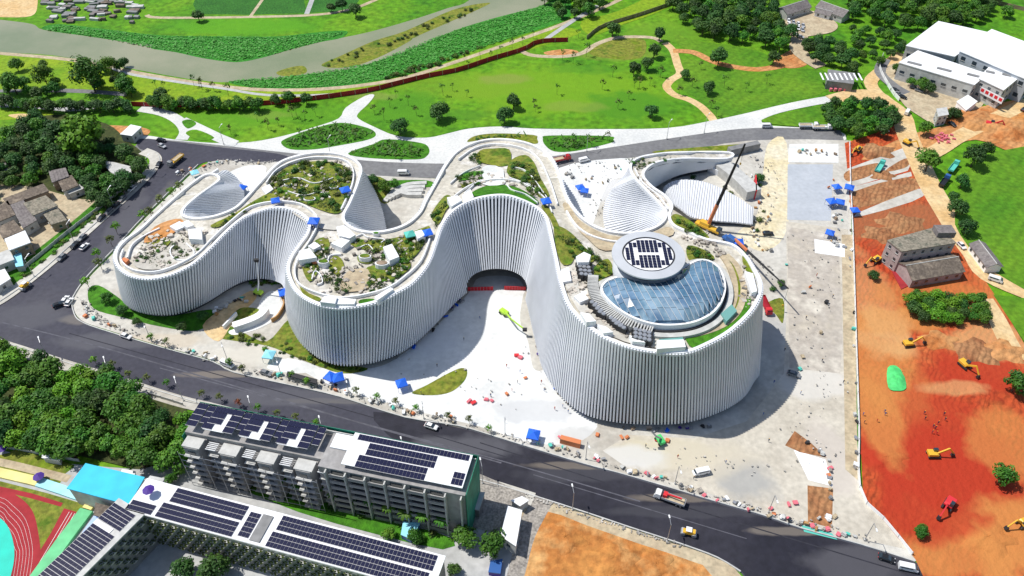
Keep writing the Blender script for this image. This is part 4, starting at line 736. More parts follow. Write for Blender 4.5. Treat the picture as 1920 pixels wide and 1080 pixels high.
# school main block
sch, L = frame('school_block', 'long school building with solar roof and planter cups on its courtyard wall', 'school', P(318, 908, 16), P(832, 1042, 16))
MB().box((L/2-3.5, -5, 7.7), (L+7, 9.6, 15.4)).build('wall', G['concrete_dark'], sch); MB().box((L/2-3.5, -5, 15.6), (L+8, 10.4, .4)).build('roof', G['white'], sch)
MB().box((L/2-3.5, -10.15, 15), (L+8, .3, 1.2)).build('gutter', G['steel'], sch); MB().box((31.6, -5.5, 15.9), (3, 8, .5)).build('roof_gap', G['concrete_dark'], sch)
solar(sch, [(3.4, -4.1, 21, 3), (2.2, -9.2, 22, 3), (-6.5, -9.2, 7, 2), (26.9, -8.4, 3, 5), (36, -4.1, 42, 3), (35.5, -9.2, 42, 3)], 16.0, .93, 1.36, 1.06, 1.5, 300)
cup = MB(); cup.add([(-1.1, 0, .5), (1.1, 0, .5), (.8, -1.1, .5), (-.8, -1.1, .5), (-.7, 0, -.5), (.7, 0, -.5), (.5, -.6, -.5), (-.5, -.6, -.5)], [(0, 4, 7, 3), (3, 7, 6, 2), (2, 6, 5, 1), (7, 4, 5, 6), (0, 3, 2, 1)]); cupm = cup.mesh('planter')
tuft = MB()
for k in range(26):
    a = R.uniform(-1, 1); c = Vector((a, R.uniform(-1, -.1), .55+R.uniform(0, .5))); d = Vector((R.uniform(-1, 1), R.uniform(-1, 1), R.uniform(.2, 1)))*.28; e = Vector((R.uniform(-1, 1), R.uniform(-1, 1), R.uniform(-.4, .4)))*.28; tuft.add([c-d, c+e, c+d, c-e], [(0, 1, 2, 3)])
tum = tuft.mesh('plant'); tum.materials.append(G['leaf_olive'])
for r in range(6):
    for k in range(25):
        o = share(cupm, 'concrete', 'planter', sch, [(-2+k*3.2+(r % 2)*1.6, -9.85, 13.4-r*2.4)])[0]; t = link('plant', tum, None, o)
# school wing
wgr, L2 = frame('school_wing', 'school side wing with solar roof beside the blue flat roof', 'school', P(268, 962, 16), P(100, 1130, 16))
MB().box((L2/2, -4.6, 7.7), (L2, 9.6, 15.4)).build('wall', G['concrete_dark'], wgr); MB().box((L2/2, -4.6, 15.6), (L2+.4, 10.2, .4)).build('roof', G['concrete'], wgr)
solar(wgr, [(2, -8.7, 5, 5), (9.2, -8.7, int(L2/1.1)-10, 5)], 16.0, .98, 1.5, 1.12, 1.66); MB().box((8, -6.4, 15.9), (1.4, 6.4, .2)).build('roof_strip', G['white'], wgr)
k_ = 0
for r in range(5):
    for k in range(10):
        o = share(cupm, 'concrete', 'planter', wgr, [(2+k*3.2+(r % 2)*1.6, .22, 13.4-r*2.4)], math.pi)[0]; t = link('plant', tum, None, o)
# generic prism building from roof corners surveyed at height z
def block(name, label, cat, px, z, wallm, roofm, ov=.35, wins=None, rth=.35, group=None, z0=0, flat_=True):
    q = [P(u, v, z) for u, v in px]; c = sum(q, Vector())/len(q); t = thing(name, label, cat, (c.x, c.y, z0), 0, group)
    l = [Vector((p.x-c.x, p.y-c.y, 0)) for p in q]; MB().prism(l, 0, z-z0-rth).build('wall', G[wallm], t)
    MB().prism([p*(1+ov/max(p.length, .1)) for p in l], z-z0-rth, z-z0).build('roof', G[roofm], t)
    ar = sum(l[i].x*l[(i+1) % len(l)].y-l[(i+1) % len(l)].x*l[i].y for i in range(len(l)))
    if ar < 0: l.reverse()
    if wins:
        storeys, sp, ww, wh = wins
        for i in range(len(l)):
            a, b = l[i], l[(i+1) % len(l)]; d = b-a; ln = d.length; n = int(ln/sp)
            if n < 1: continue
            nn = Vector((d.y, -d.x, 0)).normalized()
            for s in range(storeys):
                hz = (z-z0-rth)/storeys
                for k in range(n):
                    p = a+d*((k+.5)/n)+nn*.03; w_ = MB().box((0, 0, 0), (ww, .12, wh)).build('window', G['glass'], t); w_.location = (p.x, p.y, hz*(s+.55)); w_.rotation_euler = (0, 0, math.atan2(d.y, d.x))
                    MB().box((0, -.1, -wh/2-.08), (ww+.3, .3, .12)).build('sill', G['concrete'], w_)
    return t
def gable(name, label, cat, px0, px1, wd, he, hr, wallm, roofm, group=None, wins=2, ov=.5):  # ridge from px0 to px1 (surveyed at ridge height)
    A = P(*px0, hr); B = P(*px1, hr); t, L_ = frame(name, label, cat, A, B, group); h = wd/2
    MB().add([(0, -h, 0), (L_, -h, 0), (L_, h, 0), (0, h, 0), (0, -h, he), (L_, -h, he), (L_, h, he), (0, h, he), (0, 0, hr-.1), (L_, 0, hr-.1)], [(0, 1, 5, 4), (2, 3, 7, 6), (1, 2, 6, 9, 5), (3, 0, 4, 8, 7)]).build('wall', G[wallm], t)
    s = (hr-he)/h; eo = he-s*ov
    for sg in (-1, 1):
        vs = [(-ov, 0, hr), (L_+ov, 0, hr), (L_+ov, sg*(h+ov), eo), (-ov, sg*(h+ov), eo)]; vs += [(x, y, z+.2) for x, y, z in vs]
        MB().add(vs, [(0, 1, 2, 3), (7, 6, 5, 4), (0, 4, 5, 1), (1, 5, 6, 2), (2, 6, 7, 3), (3, 7, 4, 0)]).build('roof_slope', G[roofm], t)
    MB().tube((-ov, 0, hr+.2), (L_+ov, 0, hr+.2), .18, n=5).build('ridge', G['concrete'], t)
    for k in range(wins): MB().box((L_*(k+.5)/wins, -h-.03, he*.55), (1.2, .12, 1.2)).build('window', G['glass'], t)
    return t
# canopy and sports ground ledges
cy = block('sports_canopy', 'bright cyan flat canopy roof between the wood and the school', 'canopy', [(162, 870), (268, 895), (240, 945), (128, 915)], 9, 'concrete', 'cyan_roof', .5)
for q, m, h in (([(-40, 880), (60, 903), (75, 907)], 'ledge_yellow', 1.2), ([(75, 907), (120, 922), (172, 940)], 'ledge_cyan', 1.2), ([(176, 944), (165, 958)], 'ledge_yellow', 1.3), ([(165, 960), (120, 1020), (70, 1090)], 'ledge_green', 1.4)):
    o = strip('spectator_ledge', q, 3.0 if m != 'ledge_green' else 4.2, 0, G[m], 2, h=h, kind=None); tag(o, {'ledge_yellow': 'low yellow spectator ledge beside the running track', 'ledge_cyan': 'low pale cyan spectator ledge below the cyan canopy', 'ledge_green': 'long green spectator ledge beside the blue flat roof'}[m] if h != 1.3 else 'short yellow ledge at the corner of the sports ground', 'ledge')
block('blue_roof_building', 'low building with pale blue flat roof beside the running track', 'building', [(178, 965), (208, 972), (130, 1100), (85, 1100)], 6, 'concrete', 'ledge_blue')
block('school_annex', 'brown roofed annex below the cyan canopy', 'building', [(180, 943), (222, 955), (208, 972), (178, 965)], 7, 'concrete', 'roof_old'); block('plant_room', 'grey roofed plant room at the end of the school', 'building', [(282, 893), (306, 898), (296, 918), (268, 912)], 11, 'concrete', 'concrete')
block('storage_hut', 'small white storage hut behind the cyan canopy', 'hut', [(230, 880), (252, 884), (250, 892), (228, 888)], 3, 'white', 'white')
block('storage_hut', 'pair of white cabins by the practice strip', 'hut', [(80, 852), (111, 856), (110, 863), (80, 858)], 3, 'concrete', 'white')
# yard buildings beside the apartment block
block('workshop', 'long white roofed workshop beside the orange dirt pit', 'workshop', [(952, 950), (978, 958), (967, 1022), (940, 1003)], 6, 'concrete', 'white', wins=(1, 4, 1.2, 1.2)); block('lean_to', 'grey lean to shed below the green safety net', 'shed', [(893, 924), (908, 924), (898, 955), (880, 950)], 5, 'concrete_dark', 'concrete')
block('gatehouse', 'small pale gatehouse at the corner of the service yard', 'hut', [(960, 938), (978, 932), (990, 938), (975, 947)], 4, 'concrete', 'white')
# grey three storey house, annex, cabin
gh = block('old_house', 'weathered grey three storey house standing on the red earth', 'house', [(1665, 450), (1760, 424), (1792, 455), (1692, 471)], 11, 'wall_pink', 'roof_moss', .3, (3, 3.4, 1.1, 1.2)); MB().box((10, 4, 12), (7, 5, 2.6)).build('stair_tower', G['roof_grey'], gh)
gable('old_annex', 'brown gable roofed annex in front of the grey house', 'house', (1700, 498), (1795, 482), 11, 4.5, 7, 'wall_pink', 'roof_old', wins=5)
block('red_court', 'red painted terrace beside the grey house', 'terrace', [(1672, 507), (1694, 513), (1712, 532), (1690, 542)], .6, 'concrete', 'track_red', 0)
gable('cabin', 'long white cabin with dark grey roof on the playing field', 'cabin', (1836, 452), (1868, 494), 6, 3.5, 5, 'white', 'roof_grey', wins=4)
# white sheds and warehouses at the back
wlab = 'white warehouse'
block('site_shed', 'small white flat roofed shed on orange earth by the road', 'shed', [(226, 251), (245, 234), (264, 238), (247, 254)], 4.5, 'concrete', 'white', wins=(1, 3, 1, 1.2))
w1 = block('warehouse', 'long white roofed warehouse behind the car park', 'warehouse', [(1687, 117), (1826, 158), (1850, 138), (1722, 95)], 10, 'concrete', 'white', .5, (1, 5, 2.4, 1.4)); w2 = block('warehouse', 'white warehouse with red lettered banner on its front', 'warehouse', [(1836, 146), (1882, 168), (1916, 140), (1862, 118)], 11, 'concrete', 'white', .5, (2, 4, 1.6, 1.4))
for k in range(3): MB().box((-14+k*13, 4-k*6.5, 10.2), (7, 2, .35), -.58).build('skylight', G['concrete_dark'], w1)
for k in range(2): MB().box((-3+k*7, 4-k*3, 11.2), (4, 2, .35), -.5).build('skylight', G['concrete_dark'], w2)
bq = [P(1838, 168, 6), P(1880, 190, 6)]; d = (bq[1]-bq[0]); 
ban = MB().box((0, 0, 0), (d.length, .2, 3.2)).build('banner', G['white'], w2); ban.location = (bq[0]+bq[1])/2-Vector((w2.location.x, w2.location.y, 0)); ban.rotation_euler = (0, 0, math.atan2(d.y, d.x))
for k in range(5): MB().box((-d.length/2+d.length*(k+.5)/5, -.14, .3), (d.length/7.5, .1, 1.6)).build('lettering', G['red'], ban)
block('warehouse', 'white warehouse with pale blue wall and dark windows beyond the banner', 'warehouse', [(1800, 95), (1930, 150), (1980, 100), (1860, 55)], 13, 'pad_grey', 'white', .5, (2, 6, 2.4, 2)); block('warehouse', 'big white roofed factory hall behind the warehouses', 'warehouse', [(1700, 85), (1790, 105), (1850, 60), (1760, 40)], 11, 'concrete', 'white', .5, (1, 6, 3, 2))
gr = block('open_garage', 'open garage with ribbed grey roof and red barrels beside the lawn', 'garage', [(1553, 130), (1603, 137), (1600, 157), (1551, 151)], 5, 'concrete_dark', 'concrete_dark', .2)
for k in range(9): MB().box((-10+k*2.5, 0-k*.05, 5.12), (.8, 7.5, .18), -.05).build('roof_rib', G['white'], gr)
for k in range(5): MB().tube((-6+k*2.4, -6.2, 0), (-6+k*2.4, -6.2, 1.6), .8, n=8).build('barrel', G['pink'], gr)
block('marquee', 'white pitched marquee by the car park edge', 'marquee', [(1795, 190), (1815, 178), (1832, 190), (1812, 206)], 4, 'white', 'white'); block('site_office', 'grey two storey site cabin beside parked cars', 'cabin', [(1757, 204), (1775, 201), (1778, 214), (1760, 218)], 6, 'concrete', 'concrete', wins=(2, 2, 1, 1))
gable('farmhouse', 'grey roofed house behind the white van park', 'house', (1468, 14), (1512, 0), 9, 4, 6.5, 'concrete', 'roof_grey'); gable('farmhouse', 'dark roofed house at the edge of the far wood', 'house', (1540, 2), (1590, 20), 9, 4, 6.5, 'concrete', 'roof_grey'); gable('farmhouse', 'pale low roofed house beside the far lane', 'house', (1532, 15), (1560, 22), 5, 3, 4.5, 'white', 'roof_grey')
# village houses on the left
for i, (q, z, rm, lab) in enumerate((([(7, 372), (80, 345), (90, 358), (18, 384)], 5, 'roof_old', 'long brown flat roofed row house at the wood edge'), ([(45, 381), (85, 367), (107, 385), (62, 403)], 5.5, 'roof_moss', 'mossy brown roofed house beside the purple grey roof'), ([(19, 384), (44, 376), (68, 412), (43, 427)], 5, 'roof_grey', 'purple grey roofed house in the village row'), ([(78, 396), (104, 386), (124, 412), (96, 420)], 4.5, 'roof_moss', 'pale brown roofed house beside the dirt yard'), ([(-20, 396), (14, 377), (28, 402), (-10, 418)], 5, 'roof_old', 'brown roofed house behind the white roofed house'), ([(-5, 427), (25, 413), (42, 433), (6, 446)], 5, 'roof_old', 'ribbed brown roofed house next to the white roofed house'), ([(10, 448), (46, 433), (56, 454), (18, 468)], 6.5, 'white', 'white flat roofed two storey house in the village'), ([(-20, 482), (16, 468), (25, 486), (-10, 500)], 5, 'concrete', 'grey concrete house beside the cyan kiosk'), ([(24, 478), (39, 475), (43, 497), (30, 499)], 3.5, 'cyan_light', 'small cyan kiosk beside the concrete house'), ([(92, 321), (122, 315), (128, 330), (98, 341)], 5.5, 'roof_grey', 'dark grey roofed house among the trees'), ([(107, 335), (134, 329), (146, 347), (119, 358)], 5, 'roof_old', 'tan roofed house below the trees'), ([(124, 354), (150, 346), (156, 353), (130, 363)], 3.5, 'concrete', 'low pale outbuilding beside the dirt yard'), ([(188, 300), (215, 305), (243, 312), (246, 330), (220, 335), (205, 318)], 3, 'concrete', 'pale concrete ruin among the trees by the pavement'), ([(-20, 515), (8, 505), (18, 522), (-10, 540)], 4, 'white', 'white roofed shed near the road junction'), ([(-30, 640), (8, 640), (16, 660), (-20, 672)], 5, 'brick_old', 'red brown roofed house beside the main road'), ([(-10, 310), (10, 306), (14, 318), (-8, 324)], 4, 'roof_grey', 'slate grey roofed hut by the green pond'))):
    t = block('village_house', lab, 'house', q, z, 'concrete' if i % 3 else 'brick_old', rm, .4, (1 if z < 6 else 2, 3.5, 1.1, 1.1))
    if rm in ('roof_old', 'roof_moss', 'roof_grey'):                 # roof ribs
        w0 = [P(u, v, z) for u, v in q]; a, b, c_, d_ = w0[:4]; bt = Vector((t.location.x, t.location.y, 0))
        for k in range(1, 5): f = k/5; MB().beam(a.lerp(b, f)-bt+Vector((0, 0, .06)), d_.lerp(c_, f)-bt+Vector((0, 0, .06)), .25, .2).build('roof_rib', G[rm], t)
# stone yard on the far bank: slabs and blocks
for k in range(70):
    u, v = R.uniform(85, 262), R.uniform(2, 44); p = P(u, v); o = MB().box((0, 0, .6), (R.uniform(2, 7), R.uniform(1.5, 3.5), R.uniform(1, 2.2)), R.uniform(-.3, .3)).build('stone_block', G[R.choice(['roof_grey', 'concrete', 'roof_old', 'concrete_dark'])]); o.location = p
    tag(o, 'rough stone slab lying in the stone yard across the river', 'stone', 'stone slabs across the river')
# red hoarding along the park
def fence(name, px, h, ln, m, label, group=None):
    q = [P(a[0], a[1]) for a in cr(px, 10, False)]; t = thing(name, label, 'fence', tuple(q[0])); pts = []; acc = 0; last = q[0]; pts.append(last)
    for p in q[1:]:
        if (p-last).length >= ln: pts.append(p); last = p
    for a, b in zip(pts, pts[1:]):
        d = (b-a).normalized()*.06; MB().beam(a+d-q[0]+Vector((0, 0, h/2)), b-d-q[0]+Vector((0, 0, h/2)), .12, h).build('panel', G[m], t)
    for a in pts: MB().box(a-q[0]+Vector((0, 0, h/2+.1)), (.2, .2, h+.2)).build('post', G['steel'], t)
fence('hoarding', [(248, 199), (330, 201), (480, 198), (560, 191), (640, 181), (700, 171), (740, 161), (800, 146), (860, 134), (920, 114), (980, 96), (1012, 81), (1082, 78)], 2.6, 6, 'fence_red', 'long red hoarding along the top of the park lawn')
fence('hoarding', [(1100, 74), (1130, 52), (1200, 30), (1280, 2), (1310, -12)], 2.4, 6, 'brick_old', 'rust brown hoarding running up to the far wood'); fence('hoarding', [(1840, -5), (1870, 8), (1925, 22)], 2.4, 6, 'brick_old', 'rust brown hoarding in the far corner by the warehouses')
fence('site_wall', [(1592, 268), (1594, 350), (1598, 440), (1604, 640), (1609, 800), (1613, 925), (1660, 980), (1712, 1045)], 1.6, 5, 'white', 'white boundary wall between the yard and the red earth'); fence('boundary_wall', [(255, 338), (205, 380), (140, 430), (85, 475), (30, 520)], 2, 5, 'concrete', 'grey boundary wall between the village and the verge')
fence('site_wall', [(1655, 105), (1648, 128), (1660, 155), (1680, 185), (1690, 192)], 2.2, 5, 'white', 'white and green fence curving round the car park'); fence('boundary_wall', [(385, 878), (480, 905), (640, 952), (860, 1010)], 3, 6, 'concrete_dark', 'dark wall between the dormitory and the school garden')
fence('site_wall', [(0, 838), (60, 850), (150, 866)], 1.5, 5, 'concrete', 'low wall between the wood and the practice strip'); fence('boundary_wall', [(280, 742), (330, 757), (350, 764)], 1.8, 4, 'concrete', 'short pale wall at the corner of the wood')
# ---------------- trees and plants ----------------
def leaves(mb_, c, r, n, sz, flatn=.8, shell=.55):
    for _ in range(n):
        while True:
            d = Vector((R.uniform(-1, 1), R.uniform(-1, 1), R.uniform(-1, 1)))
            if .05 < d.length < 1: break
        dn = d.normalized(); p = Vector(c)+Vector((dn.x*r, dn.y*r, dn.z*r*flatn))*(shell+(1-shell)*R.random())
        nrm = (dn+Vector((R.uniform(-.7, .7), R.uniform(-.7, .7), R.uniform(0, .9)))).normalized()
        a = nrm.orthogonal().normalized(); a = Matrix.Rotation(R.uniform(0, 6.28), 3, nrm) @ a; b = nrm.cross(a); s = sz*R.uniform(.6, 1.3)
        mb_.add([p-a*s*.5, p+b*s*.32, p+a*s*.5, p-b*s*.32], [(0, 1, 2, 3)])
leafmat('leaf_roof', (.02, .06, .01), (.08, .14, .02), (.045, .095, .014))
def mktree(name, H, Rc, lm, n=1500, nb=11, sz=.85, cat='tree', flatn=.8, tr=.28):
    t = thing(name, 'tree', cat, (0, -500, 0)); tk = MB(); h0 = H*.27
    tk.tube((0, 0, -.3), (.1, 0, h0), tr, tr*.7, 7); cr_ = MB(); zc = H-Rc*flatn*1.05
    for k in range(nb):
        a = k*2.4+R.uniform(-.4, .4); q = math.sqrt((k+.3)/nb); rr = Rc*.62*q; rb = Rc*R.uniform(.28, .58)
        c = Vector((rr*math.cos(a), rr*math.sin(a), zc+Rc*flatn*(.7*(1-q*q)-.32)+R.uniform(-.2, .16)*Rc))
        leaves(cr_, c, rb, int(n/nb*(rb/Rc/.43)**1.6), sz, .95)
        if k % 2 == 0: tk.tube((.1, 0, h0*.85), c*.75+Vector((0, 0, c.z*.1)), tr*.45, tr*.12, 5)
    tk.build('trunk', G['bark'], t); cr_.build('crown', G[lm], t); return t
def mkshrub(name, r, lm, n=170, sz=.45):
    t = thing(name, 'shrub', 'shrub', (0, -500, 0)); s = MB(); c = MB()
    for k in range(4): a = k*1.57; p = Vector((math.cos(a)*r*.4, math.sin(a)*r*.4, r*.6)); s.tube((0, 0, -.2), p, .07, .03, 4); leaves(c, p, r*.62, n//4, sz, .85, .3)
    s.build('stem', G['bark'], t); c.build('foliage', G[lm], t); return t
def mkpalm(name):
    t = thing(name, 'palm', 'palm tree', (0, -500, 0)); tk = MB(); tk.tube((0, 0, -.2), (.3, 0, 9), .22, .15, 6); c = MB()
    for k in range(16):
        a = k*.393+R.uniform(-.1, .1); e = R.uniform(.2, .9); d = Vector((math.cos(a), math.sin(a), 0)); s = Vector((-d.y, d.x, 0)); p = [Vector((.3, 0, 9))+d*x*3.2+Vector((0, 0, e*math.sin(x*2)*1.6-x*x*1.3)) for x in (0, .35, .7, 1)]; wd = (.15, .5, .4, .05)
        vs = []
        for q, w_ in zip(p, wd): vs += [q-s*w_, q+Vector((0, 0, .12)), q+s*w_]
        c.add(vs, [(3*i+e2, 3*i+e2+1, 3*i+4+e2, 3*i+3+e2) for i in range(3) for e2 in (0, 1)])
    tk.build('trunk', G['bark'], t); c.build('crown', G['leaf_mid'], t); return t
PRO = {'dark': [mktree('dense_tree', 9, 4.4, 'leaf_dark') for _ in range(3)], 'mid': [mktree('leafy_tree', 9, 4.4, 'leaf_mid') for _ in range(3)], 'bright': [mktree('bright_tree', 9, 4.4, 'leaf_bright') for _ in range(2)], 'wide': [mktree('spreading_tree', 9, 6, 'leaf_mid', 1500, 13, .8, flatn=.4)],
       'sap': [mktree('young_tree', 5, 1.5, 'leaf_olive', 90, 5, .55, tr=.08), mktree('young_tree', 5.5, 1.7, 'leaf_mid', 110, 5, .55, tr=.08)], 'street': [mktree('street_tree', 5.5, 2, 'leaf_bright', 220, 7, .6, tr=.1), mktree('street_tree', 5.5, 2, 'leaf_olive', 190, 7, .6, tr=.1)], 'fire': [mktree('street_tree', 5.5, 2, 'leaf_red', 220, 7, .6, tr=.1)],
       'shrub': [mkshrub('shrub', 1.3, 'leaf_mid'), mkshrub('shrub', 1.3, 'leaf_olive'), mkshrub('shrub', 1.2, 'leaf_dark'), mkshrub('shrub', 1.2, 'leaf_bright')], 'shrubd': [mkshrub('shrub', 1.3, 'leaf_dark'), mkshrub('shrub', 1.3, 'leaf_olive')], 'palm': [mkpalm('palm_tree')], 'roof': [mkshrub('roof_shrub', 1.3, 'leaf_mid'), mkshrub('roof_shrub', 1.3, 'leaf_olive'), mkshrub('roof_shrub', 1.2, 'leaf_dark')]}
HT = {'dark': 9, 'mid': 9, 'bright': 9, 'wide': 9, 'sap': 5, 'street': 5.5, 'fire': 5.5, 'shrub': 1.6, 'shrubd': 1.6, 'palm': 9, 'roof': 1.6}; RC = {'dark': 4.4, 'mid': 4.4, 'bright': 4.4, 'wide': 6, 'sap': 1.5, 'street': 2, 'fire': 2, 'shrub': 1.4, 'shrubd': 1.4, 'palm': 2.5, 'roof': 1.4}
used = set()
def plant(p, s, kind, label, group=None, sz=None):
    pr = R.choice(PRO[kind])
    if pr.name in used: return copy_tree(pr, p, R.uniform(0, 6.28), s, label, group, sz=sz)
    if pr.name not in KID: KID[pr.name] = [(c, kids(c)) for c in kids(pr)]
    used.add(pr.name); pr.location = p; pr.scale = (s, s, sz or s); pr['label'] = label
    if group: pr['group'] = group
    return pr
def tree_at(u, v, rpx, kind, label, group=None):     # crown centre and radius as surveyed
    s = 1.
    for _ in range(4):
        p = P(u, v, HT[kind]*s*.66); dep = p.y*CP+(CH-p.z)*SP; s = rpx*dep/F/RC[kind]
    plant((p.x, p.y, 0), s, kind, label, group, s*R.uniform(.9, 1.1))
def wood(poly, gap, kinds, label, group, smin=.7, smax=1.2, avoid=()):
    q = [P(u, v, 5) for u, v in poly]; pl = [(p.x, p.y) for p in q]; pts = []; x0, x1 = min(p[0] for p in pl), max(p[0] for p in pl); y0, y1 = min(p[1] for p in pl), max(p[1] for p in pl)
    for _ in range(6000):
        p = (R.uniform(x0, x1), R.uniform(y0, y1))
        if not inside(p, pl) or any((p[0]-a[0])**2+(p[1]-a[1])**2 < gap*gap for a in pts): continue
        u, v = PX((p[0], p[1], 0))
        if any(inside((u, v), a) for a in avoid): continue
        if not (-25 < u < 1945 and -25 < v < 1110): continue
        pts.append(p)
    for p in pts: plant((p[0], p[1], 0), R.uniform(smin, smax), R.choice(kinds), label, group)
    return len(pts)
n = 0
n += wood([(-30, 650), (60, 662), (130, 685), (230, 708), (275, 752), (345, 772), (352, 830), (335, 868), (250, 862), (130, 842), (0, 818), (-30, 810)], 4.7, ['mid', 'mid', 'dark', 'mid', 'bright'], 'leafy tree in the wood between the main road and the school', 'trees of the wood beside the school', .75, 1.25, [[(165, 775), (225, 765), (235, 815), (175, 820)]])
n += wood([(25, 235), (60, 212), (100, 225), (190, 250), (230, 275), (262, 310), (268, 330), (180, 388), (160, 350), (120, 310), (60, 325), (0, 330), (-20, 300), (10, 270)], 5.4, ['dark', 'dark', 'mid'], 'dark leafy tree in the wood behind the village', 'trees of the wood behind the village', .7, 1.2, [[(185, 300), (215, 298), (250, 315), (245, 345), (205, 345)]])
n += wood([(1262, -15), (1262, 20), (1300, 45), (1350, 62), (1410, 72), (1470, 84), (1484, 60), (1462, 30), (1450, -5), (1380, -40), (1300, -45)], 7, ['dark', 'dark', 'mid'], 'dark tree in the far wood beyond the park lawns', 'trees of the far wood', .8, 1.3)
n += wood([(1020, -5), (1060, 25), (1110, 20), (1140, -10), (1200, -40), (1050, -40)], 7.5, ['dark', 'mid'], 'dark tree on the far river bank beside the reeds', 'trees on the far river bank', .8, 1.2)
n += wood([(1580, -10), (1600, 25), (1660, 40), (1760, 45), (1850, 25), (1880, -20), (1700, -50)], 7, ['dark', 'mid', 'mid'], 'tree in the wood behind the warehouses', 'trees behind the warehouses', .8, 1.3)
n += wood([(1510, 78), (1530, 66), (1560, 72), (1585, 90), (1612, 105), (1612, 128), (1570, 118), (1530, 105)], 6.5, ['dark'], 'dark round tree behind the open garage', 'trees behind the open garage', .8, 1.2)
n += wood([(1548, 205), (1566, 190), (1620, 186), (1665, 196), (1682, 220), (1668, 240), (1600, 245), (1552, 224)], 6, ['dark', 'dark', 'mid'], 'dark tree in the clump at the end of the rear road', 'trees at the end of the rear road', .75, 1.1)
n += wood([(1702, 555), (1720, 548), (1850, 545), (1862, 570), (1850, 588), (1760, 592), (1710, 580)], 3.4, ['mid', 'mid', 'bright', 'dark'], 'green tree in the hedge below the brown annex', 'hedge trees below the brown annex', .55, .8)
n += wood([(1680, 118), (1700, 130), (1740, 148), (1758, 160), (1745, 165), (1695, 145)], 5, ['dark', 'mid'], 'tree between the warehouse and the car park', 'trees between warehouse and car park', .6, .9)
n += wood([(1600, 45), (1690, 55), (1700, 85), (1650, 110), (1612, 100)], 7.5, ['mid', 'dark'], 'tree on the green slope left of the factory hall', 'trees beside the factory hall', .6, 1.)
n += wood([(95, 300), (60, 330), (0, 345), (-20, 370), (-20, 330), (30, 310)], 6, ['bright', 'mid'], 'bright bushy tree at the back of the village', 'bright trees at the back of the village', .5, .8)
for a, b, gp, k in (((-10, 186), (100, 199), 3.0, 'dark'), ((110, 196), (248, 198), 2.9, 'dark'), ((280, 190), (486, 194), 3.1, 'mid'), ((510, 184), (590, 180), 6, 'dark')):
    A, B = P(*a, 4), P(*b, 4); m_ = int((B-A).length/gp)
    for i in range(m_):
        p = A.lerp(B, (i+R.uniform(.2, .8))/m_)
        plant((p.x, p.y+R.uniform(-1.5, 1.5), 0), R.uniform(.65, .95), R.choice([k, k, 'dark', 'mid']), 'round tree in the row along the red hoarding', 'trees in the row along the hoarding')
